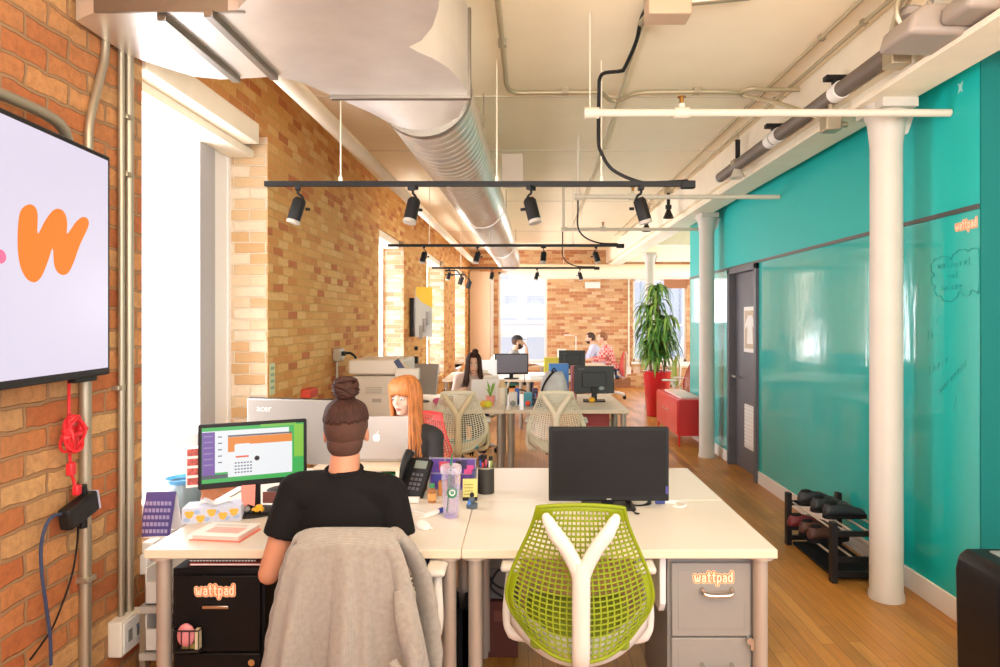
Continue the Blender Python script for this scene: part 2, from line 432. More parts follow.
WIN = [(3.055, 4.56, .60, 2.87), (8.05, 9.32, .62, 2.72), (10.9, 12.47, .62, 2.72), (13.75, 15.16, .62, 2.72)]
b = MB(); T = .42
def wallseg(y0, y1, z0, z1, mi):
    b.mi = mi
    x0, x1 = wx(y0), wx(y1)
    b.prism([(x0, y0), (x1, y1), (x1-T, y1), (x0-T, y0)], z0, z1)
wallseg(-1.5, 3.055, 0, H, 0)
edges = [3.055, 4.56, 8.05, 9.32, 10.9, 12.47, 13.75, 15.16, 16.0]
for i in range(len(edges)-1):
    y0, y1 = edges[i], edges[i+1]
    if i % 2 == 0:
        w = WIN[i//2]
        wallseg(y0, y1, 0, w[2], 0 if i == 0 else 1); wallseg(y0, y1, w[3], H, 1)
    else: wallseg(y0, y1, 0, H, 1)
# pale first reveal; later reveals darkened in colour against the window lamps' glare
b.mi = 2
for (y0, y1, z0, z1) in WIN:
    b.mi = 2 if y0 < 4 else 3
    x = wx(y1); b.span((x-.27, y1-.004, z0), (x-.004, y1+.002, z1))
struct(b.build('wall_left', [BR_NEAR, BR_MID, BR_PALE, BR_REV], smooth=None))

FRAMEW = mat('window_frame_white', '#f4f2ee', .45); MULL = mat('window_mullion_grey', '#b0aeae', .45)
for i, (y0, y1, z0, z1) in enumerate(WIN):
    x = wx((y0+y1)/2)-.27
    fr = MB(); w = .05
    fr.span((x-.05, y0, z0), (x+.02, y0+w, z1)); fr.span((x-.05, y1-w, z0), (x+.02, y1, z1))
    fr.span((x-.05, y0, z0), (x+.02, y1, z0+w)); fr.span((x-.05, y0, z1-w), (x+.02, y1, z1))
    f = struct(fr.build('window_%d' % (i+1), FRAMEW, bevel=.004))
    mu = MB()
    if i == 0:
        mu.span((x-.05, 4.1, z0+w), (x+.03, 4.3, z1-w)); fr2 = MB(); fr2.span((x-.045, 4.3, z0+w), (x+.012, 4.56-w, z1-w)); fr2.build('window_stile', FRAMEW, f)
    else:
        mu.span((x-.04, (y0+y1)/2-.03, z0+w), (x+.02, (y0+y1)/2+.03, z1-w))
    mu.build('window_mullion', MULL, f, bevel=.004)
    g = MB(); g.span((x-.02, y0+w, z0+w), (x-.014, y1-w, z1-w)); g.build('window_pane', GLASS, f)
    s = MB(); s.span((x, y0+.002, z0-.05), (wx(y0)+.05, y1-.002, z0)); s.span((wx(y0)+.0, y0-.02, z0-.14), (wx(y0)+.035, y1, z0-.05))
    s.build('window_sill', FRAMEW, f, bevel=.004)
    v = MB(); xx = wx((y0+y1)/2)
    if i == 0: v.span((xx-.25, y0+.005, z1-.1), (xx+.02, y1-.2, z1+.03)); v.span((xx-.25, y0+.005, z1-.15), (xx-.08, y1-.03, z1-.1))
    else: v.span((xx-.24, y0+.005, z1-.1), (xx-.03, y1-.005, z1-.003))
    v.build('window_valance', CREAM, f, bevel=.006)

# back wall with two windows and a wide beige panel beside the left pier
BW = [(-.62, .56, .6, 2.78), (2.62, 3.92, .62, 2.62)]
b = MB()
def back(x0, x1, z0, z1): b.span((x0, YB, z0), (x1, YB+.3, z1))
back(-2.2, -.62, 0, H); back(.56, 2.62, 0, H); back(3.92, 5.6, 0, H)
for w in BW: back(w[0], w[1], 0, w[2]); back(w[0], w[1], w[3], H)
struct(b.build('wall_back', BR_BACK, smooth=None))
for i, (x0, x1, z0, z1) in enumerate(BW):
    y = YB+.12; w = .06
    fr = MB(); fr.span((x0, y, z0), (x0+w, y+.06, z1)); fr.span((x1-w, y, z0), (x1, y+.06, z1)); fr.span((x0, y, z0), (x1, y+.06, z0+w)); fr.span((x0, y, z1-w), (x1, y+.06, z1))
    f = struct(fr.build('window_%d' % (i+5), FRAMEW, bevel=.005))
    g = MB(); g.span((x0+w, y+.03, z0+w), (x1-w, y+.036, z1-w)); g.build('window_pane', GLASS, f)
    m_ = MB(); m_.span((x0+w, y+.0, (1.28 if i == 0 else 1.5)-.02), (x1-w, y+.05, (1.28 if i == 0 else 1.5)+.02)); m_.build('window_mullion', FRAMEW, f)
    s = MB(); s.span((x0-.05, YB-.05, z0-.06), (x1+.05, y, z0)); s.build('window_sill', FRAMEW, f, bevel=.005)
    if i == 1:
        v = MB(); v.span((x0+.75, YB+.02, z1-.24), (x1, YB+.1, z1)); v.build('window_blind', mat('brown_blind', '#a8744e', .8), f)
b = MB(); b.span((-1.28, YB-.3, 0), (-.8, YB, 2.76)); struct(b.build('wall_left_panel', mat('beige_panel', '#d6b795', .7), bevel=.004))
b = MB(); b.span((-.8, YB-.06, 0), (-.73, YB, 2.76)); struct(b.build('trim_1', FRAMEW, bevel=.004))
b = MB(); b.span((.56, YB-.02, 0), (2.55, YB, .24)); struct(b.build('trim_2', mat('dark_brick_base', '#8d5a3a', .8, var=.25, vscale=12)))

# teal meeting-room block
b = MB(); D0, D1 = 6.67, 7.51
b.mi = 0
b.span((XR, 3.41, 0), (XR+.12, D0, 2.2)); b.span((XR, D1, 0), (XR+.12, 9.36, 2.2))
b.mi = 1
b.span((XR, 3.41, 2.2), (XR+.12, 9.36, H)); b.span((XR+.12, 9.24, 0), (5.6, 9.36, H))
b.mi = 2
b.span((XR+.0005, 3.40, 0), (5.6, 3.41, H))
struct(b.build('wall_right', [TEAL, TEALU, TEAL_SHADE], smooth=None))
b = MB(); b.span((5.5, 9.3, 0), (5.6, 16.3, H)); struct(b.build('wall_far_right', mat('far_cream', '#e9dfcd', .8)))
b = MB(); b.span((XR-.012, 3.41, 2.19), (XR, 9.36, 2.215)); struct(b.build('trim_3', STRIP))
for k, y in enumerate((5.2,)):
    b = MB(); b.span((XR-.004, D0-.03, 0), (XR, D0-.02, 2.19)); struct(b.build('trim_4', STRIP))
b = MB(); b.span((XR-.014, 3.41, 0), (XR, D0-.06, .125)); b.span((XR-.014, D1+.05, 0), (XR, 9.36, .125))
struct(b.build('baseboard_right', mat('baseboard_white', '#efe8e0', .45), bevel=.004))
# door
b = MB(); b.span((XR-.03, D0-.05, 0), (XR+.1, D0+.02, 2.19)); b.span((XR-.03, D1-.02, 0), (XR+.1, D1+.05, 2.19)); b.span((XR-.03, D0-.05, 2.13), (XR+.1, D1+.05, 2.19))
dr = struct(b.build('door_1', DGREY, bevel=.004))
b = MB(); b.span((XR+.05, D0+.02, .01), (XR+.09, D1-.02, 2.13)); b.build('door_leaf', mat('door_leaf_grey', '#5f5d64', .4), dr)
b = MB(); b.span((XR+.04, D0+.09, .26), (XR+.055, D0+.5, .72)); lv = b.build('vent_grille', mat('grille_white', '#e6e2dc', .5), dr)
b = MB()
for k in range(11): b.box((XR+.037, D0+.295, .295+k*.039), (.014, .36, .012), (0, .6, 0))
b.build('vent_slats', mat('grille_white', '#e6e2dc'), lv)
b = MB(); b.cyl((XR+.05, D0+.74, 1.0), (XR-.01, D0+.74, 1.0), .012); b.span((XR-.02, D0+.63, .988), (XR-.005, D0+.75, 1.012)); b.build('door_handle', CHROME, dr)
b = MB(); b.mi = 0; b.span((XR+.034, D0+.1, 1.28), (XR+.05, D0+.5, 1.76)); b.mi = 1; b.span((XR+.031, D0+.13, 1.32), (XR+.034, D0+.47, 1.72)); b.mi = 0
b.prism([(-.09, -.15), (.09, -.15), (.07, .05), (.13, .0), (.15, .05), (.06, .15), (-.06, .15), (-.15, .05), (-.13, 0), (-.07, .05)], 0, .002, Matrix(((0, 0, -1), (1, 0, 0), (0, 1, 0))), (XR+.031, D0+.3, 1.52))
tag(b.build('door_poster', [PAPER, mat('poster_tan', '#c9b59a', .7)]), 'white framed picture pinned on the dark grey door', 'picture')

# cast columns and the beam they carry
for k, (x, y) in enumerate(((2.11, 3.885), (2.165, 7.9), (2.34, 12.4))):
    r = .09; b = MB()
    b.lathe([(r*1.08, 0), (r*1.08, .03), (r, .045), (r*.96, 2.5), (r*.96, 2.62), (r*1.0, 2.66), (r*1.12, 2.76), (r*1.3, 2.8), (r*1.3, 2.87)], (x, y, 0), 32)
    b.box((x, y, 2.845), (.2, .3, .05)); b.prism([(.0, 2.66), (.09, 2.7), (.13, 2.82), (.0, 2.82)], -.03, .03, FRONT.copy() if False else Matrix(((1, 0, 0), (0, 0, -1), (0, 1, 0))), (x+.02, y, 0))
    struct(b.build('column' if k == 0 else 'column.%03d' % k, mat('column_white', '#c9c1b5', .5, var=.03, vscale=6)))
b = MB(); b.span((1.97, -1.5, 2.98), (2.16, 16, H)); b.span((1.95, -1.5, 2.87), (2.205, 16, 2.9)); b.span((2.02, -1.5, 2.9), (2.13, 16, 2.98)); b.span((2.13, -1.5, 2.9), (2.205, 16, H))
struct(b.build('beam', CREAM, bevel=.004))
for k, y in enumerate((11.95, 15.2)):
    b = MB(); b.span((2.2, y-.1, 2.95), (5.5, y+.1, H)); struct(b.build('beam.%03d' % (k+1), CREAM, bevel=.004))
for k, y in enumerate((2.2, 5.0, 6.6, 9.4, 12.6)):
    b = MB(); b.span((-1.7, y, H-.006), (1.97, y+.02, H)); struct(b.build('ceiling_seam' if k == 0 else 'ceiling_seam.%03d' % k, mat('ceil_seam', '#e6dac2', .9)))

# outside: pale neighbouring buildings and street ground
OUTA = mat('outside_pale', '#dcdad8', .9); OUTB = mat('outside_window', '#b4b8c0', .6)
o = thing('neighbour_building', 'pale building seen through the window in the back wall', 'building', (0, 24, -1))
b = MB(); b.span((-8, 24, -1), (1.6, 30, 9)); b.build('wall', OUTA, o)
for k in range(4):
    for j in range(3):
        b = MB(); b.span((-1.6+k*1.0-.3, 23.93, .1+j*1.5), (-1.6+k*1.0+.35, 24, 1.0+j*1.5)); b.build('window', OUTB, o)
b = MB(); b.span((-8, 23.8, 1.5), (1.6, 24, 1.6)); b.build('ledge', OUTA, o)
o = thing('ribbed_building', 'pale ribbed tower seen through the far right window', 'building', (5.6, 24, -1))
b = MB(); b.span((2.2, 24, -1), (9, 30, 12)); b.build('wall', mat('outside_blue', '#d4d8e2', .9), o)
b = MB()
for k in range(16): b.span((2.8+k*.35, 23.85, -1), (2.9+k*.35, 24, 12))
b.build('rib', mat('outside_rib', '#b4b9c6', .9), o)
b = MB(); b.span((-30, -20, -1.2), (30, 40, -1.0)); struct(b.build('ground', mat('street_ground', '#ecebe8', .9)))
# ================================================================ CEILING SERVICES
# rectangular duct fitting and spiral duct
o = thing('air_duct', 'large boxy sheet metal duct fitting with flanged seams above the window', 'duct', (-1, 2.8, 2.77))
plan = cr([(-1.1, 2.49), (-1.03, 2.45), (-.985, 2.3), (-.98, 1.6)], 4)
plan = [(-1.75, 2.62), (-1.62, 2.49)]+[(p.x, p.y) for p in [Vector((a[0], a[1], 0)) for a in plan]] if False else \
    [(-1.72, 2.56), (-1.6, 2.49), (-1.15, 2.49), (-1.06, 2.47), (-1.0, 2.40), (-.98, 2.28), (-.98, 1.5), (-.26, 1.5),
     (-.29, 2.3), (-.315, 2.46), (-.36, 2.62), (-.42, 2.74), (-.485, 2.81), (-.455, 2.86), (-.40, 2.93), (-.345, 3.04), (-.305, 3.2), (-.285, 3.42),
     (-.98, 3.42), (-1.04, 3.3), (-1.09, 3.21), (-1.17, 3.15), (-1.3, 3.17), (-1.45, 3.19), (-1.56, 3.15), (-1.64, 3.03), (-1.72, 2.9)]
b = MB(); b.prism(plan, 2.77, 3.22); b.build('body', STEEL, o, smooth=30)
b = MB(); b.box((-.632, 3.42, 2.765), (.72, .035, .03)); b.box((-.282, 3.42, 2.99), (.02, .04, .45)); b.build('flange', STEELD, o, bevel=.003)
for x in (-1.36, -1.17):
    b = MB(); b.box((x, 2.83 if x < -1.3 else 2.8, 2.757), (.035, .66, .028)); b.build('seam', STEELD, o, bevel=.003)
b = MB(); b.box((-1.32, 2.485, 2.79), (.56, .012, .05)); b.build('lip', STEELD, o)
# square-to-round transition
cA, cB = Vector((-.545, 3.62, 2.87)), None
n = 40; r = .25
sq = []
for k in range(n):
    a = 2*math.pi*k/n; c, s_ = math.cos(a), math.sin(a); q = max(abs(c), abs(s_))
    sq.append(Vector((-.632+.345*c/q, 3.43, 2.985+.215*s_/q)))
b = MB(); vs = []
for j in range(4):
    t = j/3
    for k in range(n):
        a = 2*math.pi*k/n; p = cA+Vector((r*math.cos(a), 0, r*math.sin(a))); vs.append(sq[k].lerp(p, t))
b.add(vs, [(j*n+k, j*n+(k+1) % n, (j+1)*n+(k+1) % n, (j+1)*n+k) for j in range(3) for k in range(n)])
b.build('transition', STEEL, o, smooth=25)
o = thing('spiral_duct', 'long round spiral metal duct running down the ceiling', 'duct', (-.5, 3.62, 2.87))
A, B_ = Vector((-.545, 3.62, 2.87)), Vector((-.33, 14.6, 2.93)); L = (B_-A).length
pts, rs = [], []; k = 0; pitch = .105; nn = int(L/pitch)
for i in range(nn):
    for d, rr in ((0, r), (.62, r), (.7, r+.007), (.85, r+.007), (.93, r)):
        t = (i+d)/nn; p = A.lerp(B_, t); pts.append(p); rs.append(rr)
b = MB(); b.tube(pts, rs, 40); b.build('tube', SPIRAL, o, smooth=50)
for t in (.0, .34, .68):
    b = MB(); p = A.lerp(B_, t); d = (B_-A).normalized(); b.tube([p-d*.03, p+d*.03], [r+.012]*2, 40); b.build('collar', STEELD if t == 0 else STEEL, o)
for t in (.12, .45, .8):
    for sx in (-.22, .22):
        b = MB(); p = A.lerp(B_, t); b.tube([p+Vector((sx, 0, .12)), p+Vector((sx, 0, 3.3-p.z))], .006, 6); b.build('hanger', GALV, o)
# white services pipe along the left, big white duct across the back
def pipe(name, label, cat, pts, r, m, n=12, group=None, smooth=60):
    b = MB(); b.tube(pts, r, n); return tag(b.build(name, m, smooth=smooth), label, cat, group)
pipe('white_pipe', 'white painted pipe running along the top of the left brick wall', 'pipe', [(-1.38, 2.9, 3.0), (-1.2, 15.9, 3.0)], .055, CREAM, 16)
pipe('cross_duct', 'wide cream duct crossing high in front of the back brick wall', 'duct', [(-.35, 15.2, 2.72), (5.4, 15.2, 2.72)], .17, CREAM, 24)
# sprinkler branch pipes
for k, (px, y, z, lab) in enumerate(((.36, 3.64, 2.75, 'white sprinkler pipe passing just in front of the nearest white column'),
                               (.49, 6.07, 2.74, 'white sprinkler pipe beyond the nearest black lighting track'),
                               (.5, 8.45, 2.77, 'white sprinkler pipe above the second black lighting track'))):
    o = thing('sprinkler_pipe', lab, 'pipe', (px, y, z), 'white sprinkler pipes')
    PIPEC = mat('pipe_cream', '#d9cebb', .5)
    b = MB(); b.tube([(px, y, z), (XR-.004, y, z)], .021, 14); b.build('pipe', PIPEC, o)
    b = MB(); b.tube([(px-.03, y, z), (px+.05, y, z)], .03, 14); b.tube([(px-.0, y, z), (px, y, H)], .018 if k else .004, 8); b.build('elbow', PIPEC, o)
    hx = px+.5
    b = MB(); b.tube([(hx-.04, y, z), (hx+.04, y, z)], .03, 12); b.cyl((hx, y, z), (hx, y, z+.05), .018, 10); b.build('tee', PIPEC, o)
    b = MB(); b.cyl((hx, y, z+.05), (hx, y, z+.085), .012, 10); b.cyl((hx, y, z+.085), (hx, y, z+.089), .024, 12); b.build('sprinkler_head', mat('brass', '#a8793c', .35, metal=1), o)
# ceiling conduits
def conduit(pts, label, r=.014, m=COND, n=5, straps=()):
    o = thing('ceiling_conduit', label, 'conduit', tuple(pts[0])); b = MB(); b.tube(cr(pts, n), r, 8); b.build('tube', m, o, smooth=60)
    if straps:
        for s_ in straps: b = MB(); b.box(s_, (r*3, r*3, r*2.6)); b.build('strap', GALV, o, bevel=.002)
    return o
zc = 3.27
conduit([(-.14, 3.2, zc), (-.13, 3.9, zc), (-.125, 4.4, zc), (-.12, 4.7, zc), (-.07, 4.83, zc), (.1, 4.84, zc), (.45, 4.83, zc), (.56, 4.84, zc), (.64, 5.0, zc), (.72, 5.0, zc), (.82, 4.86, zc), (1.0, 4.83, zc), (1.5, 4.83, zc), (1.62, 4.86, zc-.02), (1.8, 4.6, 3.1), (1.95, 4.2, 2.86)],
        'bent grey conduit crossing the ceiling then dropping to the beam', .016, straps=[(.3, 4.84, zc+.01), (1.25, 4.83, zc+.01), (-.13, 4.0, zc+.01)])
conduit([(1.74, 3.0, zc), (1.74, 9, zc), (1.78, 13, zc)], 'straight ceiling conduit, the one further from the beam', .012, straps=[(1.74, 3.9, zc), (1.74, 5.2, zc)])
conduit([(1.90, 2.9, zc), (1.885, 4.0, zc), (1.885, 9, zc), (1.92, 13, zc)], 'straight ceiling conduit running close beside the beam', .012, straps=[(1.885, 3.7, zc), (1.885, 5.0, zc)])
conduit([(.66, 3.7, zc), (.76, 7, zc), (.86, 12, zc)], 'thin conduit running from the ceiling junction box into the distance', .01)
conduit([(1.55, 4.76, zc-.02), (1.6, 4.7, zc-.02), (1.74, 4.72, zc-.02), (1.95, 4.72, zc-.02)], 'short grey conduit elbow under the parallel ceiling conduits', .016)
conduit([(1.5, 3.05, zc), (1.7, 3.05, zc), (1.78, 3.08, zc-.03), (1.84, 3.3, 3.1), (1.85, 3.4, 2.98)], 'bent conduit running down into the grey box on the beam', .02)
def small_box(name, label, cat, c, d, m, kind=None):
    b = MB(); b.box(c, d); return tag(b.build(name, m, bevel=.006), label, cat)
o = thing('junction_box', 'tan metal junction box on the ceiling feeding the black cable', 'electrical box', (.74, 3.42, 3.24))
b = MB(); b.box((.74, 3.44, 3.235), (.22, .14, .13)); b.build('body', mat('tan_metal', '#c8ab8e', .5, metal=.2), o, bevel=.008)
b = MB(); b.cyl((.84, 3.42, 3.25), (1.15, 3.4, 3.27), .02); b.build('connector', GALV, o)
b = MB(); b.cyl((.66, 3.50, 3.23), (.63, 3.6, 3.22), .018); b.build('connector', GALV, o)
o = thing('junction_box', 'grey metal junction box bolted to the beam beside the nearest column', 'electrical box', (1.93, 4.13, 2.8))
b = MB(); b.box((1.9, 4.13, 2.83), (.1, .1, .09)); b.build('body', GALV, o, bevel=.01)
b = MB(); b.cyl((1.9, 4.13, 2.87), (1.9, 4.13, 3.05), .016); b.build('connector', GALV, o)
b = MB(); b.cyl((1.95, 4.13, 2.83), (2.0, 4.13, 2.83), .018); b.build('connector', GALV, o)
small_box('splice_box', 'pale grey box at the near end of the dark pipe', 'electrical box', (1.9, 3.40, 2.97), (.1, .1, .12), GALV)
# dark lighting pipe on the beam
o = thing('lighting_pipe', 'thick dark brown pipe strapped along the white beam', 'pipe', (1.9, 3.5, 3.0))
b = MB(); b.tube([(1.9, 3.44, 3.0), (1.9, 6.45, 3.0)], .048, 20); b.build('pipe', DARKP, o)
b = MB(); b.tube([(1.9, 6.45, 3.0), (1.9, 6.5, 3.0)], .04, 16); b.build('cap', WHITE, o)
for y in (4.03, 5.0, 5.12):
    b = MB(); b.tube([(1.9, y-.045, 3.0), (1.9, y+.045, 3.0)], .055, 20); b.build('clamp', WHITE, o)
for y in (4.06, 5.06):
    b = MB(); b.box((1.9, y, 3.09), (.14, .06, .03)); b.box((1.9, y, 3.065), (.04, .05, .05)); b.build('bracket', BLACK, o, bevel=.004)
# small cone lamps hung beside the beam
for k, (x, y, lab) in enumerate(((1.9, 5.93, 'small white cone lamp under the dark pipe, nearest the camera'), (1.83, 8.45, 'small black ceiling lamp beside the second column'), (1.78, 9.7, 'small black ceiling lamp beyond the second column'))):
    o = thing('cone_lamp', lab, 'lamp', (x, y, 3.2), 'lamps along the beam'); z = 3.02 if k == 0 else 3.05
    b = MB(); b.box((x, y, z+.2 if k else z), (.1, .1, .05)); b.cyl((x, y, z+.2), (x, y, H), .012, 8); b.build('mount', GALV, o, bevel=.005)
    b = MB(); b.cyl((x, y, z-.03), (x, y, z+.2), .022, 12); b.box((x, y, z), (.07, .05, .05)); b.build('socket', BLACK, o)
    b = MB(); b.lathe([(.025, 0), (.035, -.03), (.07, -.11), (.062, -.112), (.02, -.02)], (x, y, z-.03), 20); b.build('lamp_shade', mat('lamp_cone', '#cfc6b4', .4) if k == 0 else BLACK, o)
# grey ventilation machine top right
o = thing('ventilation_unit', 'grey brown ventilation unit with fat hoses at the top of the teal wall', 'ventilation unit', (2.0, 3.0, 2.83))
VENT = mat('vent_taupe', '#9c8f85', .45)
def vbox(poly, y0, y1, m):
    b = MB(); b.prism(poly, 0, 1, Matrix(((1, 0, 0), (0, 0, -1), (0, 1, 0))))
    for v in b.v: v.y = y0 if abs(v.y) < .5 else y1
    return b.build('housing', m, o, bevel=.025, seg=3)
vbox([(1.70, 2.895), (2.1, 2.885), (2.14, 2.96), (2.03, 3.03), (1.78, 3.03), (1.725, 2.98)], 2.95, 3.22, VENT)
vbox([(1.83, 2.915), (2.5, 2.905), (2.5, 3.025), (2.2, 3.04), (1.88, 3.025), (1.84, 2.98)], 2.75, 2.95, VENT)
b = MB(); b.span((2.02, 2.9, 2.87), (2.5, 3.1, 2.91)); b.build('tray', GALV, o)
for p0, p1, rr in (((1.79, 3.08, 3.0), (1.92, 3.1, 3.28), .055), ((1.96, 2.86, 3.0), (2.06, 2.88, 3.25), .05)):
    d = Vector(p1)-Vector(p0)
    b = MB(); b.tube([p0, Vector(p0)+d*.3, p1], rr, 20); h = b.build('hose', VENT, o)
    b = MB(); b.tube([Vector(p0)+d*.12, Vector(p0)+d*.24], rr+.012, 20); b.build('hose_clamp', CHROME, h)
b = MB(); b.tube(cr([(1.76, 3.08, 2.96), (1.72, 3.08, 3.05), (1.76, 3.08, 3.18), (1.85, 3.08, 3.28)], 6), .012, 8); b.build('cable', GALV, o)

# ------------------------------------------------ light tracks and their spotlights
TZ = 2.5
def make_spot(label):
    o = thing('track_spotlight', label, 'spotlight', (0, 0, 0), 'spotlights on the black tracks')
    b = MB(); b.box((0, 0, -.025), (.035, .07, .03)); b.build('adapter', BLACK, o, bevel=.003)
    b = MB(); b.tube(cr([(0, 0, -.04), (.0, 0, -.06), (.02, 0, -.075), (.03, 0, -.1), (.0, 0, -.125)], 4), .008, 8); b.build('arm', BLACK, o)
    d = Vector((-.05, .0, -.17)).normalized(); p = Vector((.015, 0, -.09)); x = Matrix.Rotation(.28, 3, 'Y')
    b = MB(); b.lathe([(.0, 0), (.03, -.002), (.042, -.02), (.042, -.15), (.037, -.152), (.036, -.13), (0, -.125)], p, 20, x); h = b.build('lamp_head', BLACK, o)
    b = MB(); b.lathe([(.041, -.15), (.043, -.155), (.043, -.172), (.0, -.176)], p, 20, x); b.build('lens', mat('spot_lens', '#b4ab9e', .35, emit=.05), h)
    b = MB(); b.cyl(p+Vector((.03, 0, -.07)), p+Vector((.06, 0, -.07)), .01, 10); b.build('knob', BLACK, o)
    return o
spot0 = None
def put_spot(p, rot, label, sc=1.0):
    global spot0
    if spot0 is None:
        spot0 = make_spot(label); spot0.location = p; spot0.rotation_euler = (0, 0, rot); return
    c = dup(spot0, p, rot, label); c.scale = (sc,)*3
ordw = ['first', 'second', 'third']
TR = [(4.316, 265, 691, (298, 413, 531, 641)), (7.88, 388, 622, (424, 477.5, 543.6, 596)), (11.29, 432, 598, (449, 492, 537, 580))]
whichspot = ['at the left end', 'left of centre', 'right of centre', 'at the right end']
trk = ['nearest light track', 'middle light track', 'farthest light track']
for k, (y, a, c, sp) in enumerate(TR):
    x0, x1 = (a-524)*y/F, (c-524)*y/F
    o = thing('light_track', 'black ceiling light track rail, %s of the three' % ['nearest', 'middle', 'farthest'][k], 'light track', (x0, y, TZ), 'black light tracks')
    b = MB(); b.box(((x0+x1)/2, y, TZ), (x1-x0, .036, .032)); b.build('rail', BLACK, o)
    b = MB(); b.box((x1-.02, y, TZ-.005), (.09, .05, .05)); b.build('end_feed', BLACK, o, bevel=.006)
    for xx in (x0+.49, x0+1.5 if k == 0 else x0+1.2, x1-.58):
        b = MB(); b.cyl((xx, y, TZ), (xx, y, H), .005, 6); b.box((xx, y, TZ+.03), (.02, .03, .03)); b.build('hanger_rod', CREAM, o)
    if k == 0: cp = [P(646, 9, 3.58), P(641, 20, 3.7), P(636, 42, 3.85), P(625, 67, 4.02), P(621, 71, 4.06), P(605, 73, 4.22), P(600, 78, 4.27), (-.0+(599-524)*4.3/F, 4.3, 3.1), (-.0+(598.5-524)*4.316/F, 4.316, 2.8), P(601, 152, 4.316), P(613, 170, 4.316), P(640, 182, 4.316), P(662, 182.5, 4.316), P(688, 181, 4.316)]
    else:
        xs = x1-.52 if k == 1 else x1-.6
        cp = [(xs, y, H), (xs, y, 2.95), (xs, y, 2.72), (xs+.08, y, 2.6), (xs+.25, y, 2.53), (x1-.05, y, 2.52)]
    b = MB(); b.tube(cr(cp, 6), .012 if k == 0 else .01, 8); b.build('feed_cable', BLACK, o)
    for j, px in enumerate(sp): put_spot(((px-524)*y/F, y, TZ), (.3, .9, 2.6 if k == 0 else .3, 3.1)[j] if k != 1 else (.2, .4, 1.2, 2.9)[j], 'black cylinder spotlight %s of the %s' % (whichspot[j], trk[k]), 1.0 if k == 0 else .82)
small_box('ceiling_box', 'pale ceiling box beside the spiral duct above the nearest track', 'vent box', (-.11, 6.4, 3.05), (.2, .22, .28), mat('box_pink', '#dfcfc0', .6))
b = MB(); b.box((-.55+.0, 9.3, 3.27), (.6, .2, .04)); tag(b.build('ceiling_light', WHITE, bevel=.005), 'white ceiling panel light beside the spiral duct far back', 'light')
# ================================================================ LEFT WALL: screen, conduits, cables
o = thing('wall_television', 'large flat television on the orange brick wall showing an orange letter on lilac', 'television', (-1.58, 1.88, 1.84))
TVA = math.atan(.0885); tz0, tz1 = 1.405, 2.268
tv_s0, tv_s1 = -.75, .775
ux = Vector((-math.sin(TVA), math.cos(TVA), 0)); nx = Vector((math.cos(TVA), math.sin(TVA), 0)); zz = Vector((0, 0, 1))
TM = Matrix((ux, zz, nx)).transposed()
tvo = Vector((-1.645+.0885*(2.65-1.88), 1.88, 0))
b = MB(); b.prism([(tv_s0, tz0), (tv_s1, tz0), (tv_s1, tz1), (tv_s0, tz1)], -.05, 0, TM, tvo); b.build('casing', BLACK, o, bevel=.006)
b = MB(); bz = .02; b.prism([(tv_s0+bz, tz0+bz+.008), (tv_s1-bz, tz0+bz+.008), (tv_s1-bz, tz1-bz), (tv_s0+bz, tz1-bz)], 0, .0015, TM, tvo)
sc_ = b.build('screen', mat('tv_lilac', '#2a2630', .25, emit=.92, emit_color='#e9e0f4'), o, smooth=None)
def tvs(px): return 1.4105/((524-px)/F-.0885)
def tvp(zx, zy):
    px, py = zx/5.558, 180+zy/5.558; D = tvs(px); return ((D-1.88)/math.cos(TVA), CZ-(py-320)*D/F)
W = [(150, 137), (185, 145), (204, 190), (205, 300), (245, 230), (288, 172), (325, 160), (356, 185), (369, 240), (369, 300), (420, 232), (458, 205), (485, 220), (485, 262), (440, 360), (402, 465), (375, 515), (345, 528), (315, 510), (297, 465), (289, 378), (262, 450), (232, 525), (205, 560), (178, 568), (142, 545), (110, 480), (95, 380), (97, 250), (112, 170)]
pl = [tvp(p.x, p.y) for p in cr([(x, y, 0) for x, y in W], 4, True)]
LOGOE = mat('tv_orange', '#3a1a08', .5, spec=.1, emit=.95, emit_color='#ff8a36')
b = MB(); b.prism(pl, .0016, .003, TM, tvo); b.build('screen_letter', LOGOE, sc_, smooth=None)
cx, cy = tvp(-6, 425); b = MB(); b.prism([(cx+.028*math.cos(a), cy+.022*math.sin(a)) for a in [k*math.pi/8 for k in range(16)]], .0016, .003, TM, tvo); b.build('screen_mark', mat('tv_rose', '#d8507a', .4, emit=.7, emit_color='#e05a80'), sc_, smooth=None)
b = MB(); b.box(tvo+ux*.2+nx*-.09+Vector((0, 0, 1.84)), (.1, .5, .4)); b.build('wall_mount', BLACK, o)
b = MB(); b.box(tvo+ux*.62+nx*-.02+Vector((0, 0, tz0-.008)), (.03, .12, .016)); b.build('lower_lip', BLACK, o)
def wc(pts, label, r=.016, clips=(), name='wall_conduit', m=GALV):
    o = thing(name, label, 'conduit', tuple(pts[0])); b = MB(); b.tube(cr(pts, 5), r, 12); b.build('tube', m, o, smooth=60)
    for z, y in clips:
        b = MB(); b.box((XL+r, y, z), (r*2.4, .055, .022)); b.build('clip', GALV, o, bevel=.003)
xw = XL+.02
wc([(xw, 2.755, H-.06), (xw, 2.755, 2.9), (xw, 2.755, 2.72), (xw, 2.72, 2.6), (xw, 2.66, 2.42), (xw, 2.65, 2.3), (xw, 2.65, 2.2)], 'short bent conduit running from the ceiling behind the television', .016)
wc([(xw, 2.865, H-.06), (xw, 2.865, 1.6), (xw, 2.865, .35)], 'slim vertical conduit on the orange brick beside the window, left of a pair', .014, [(1.33, 2.855)])
wc([(xw+.004, 2.915, H-.06), (xw+.004, 2.915, 1.6), (xw+.004, 2.915, .35)], 'thicker vertical conduit on the orange brick beside the window, right of a pair', .019, [(2.5, 2.9), (2.25, 2.9)])
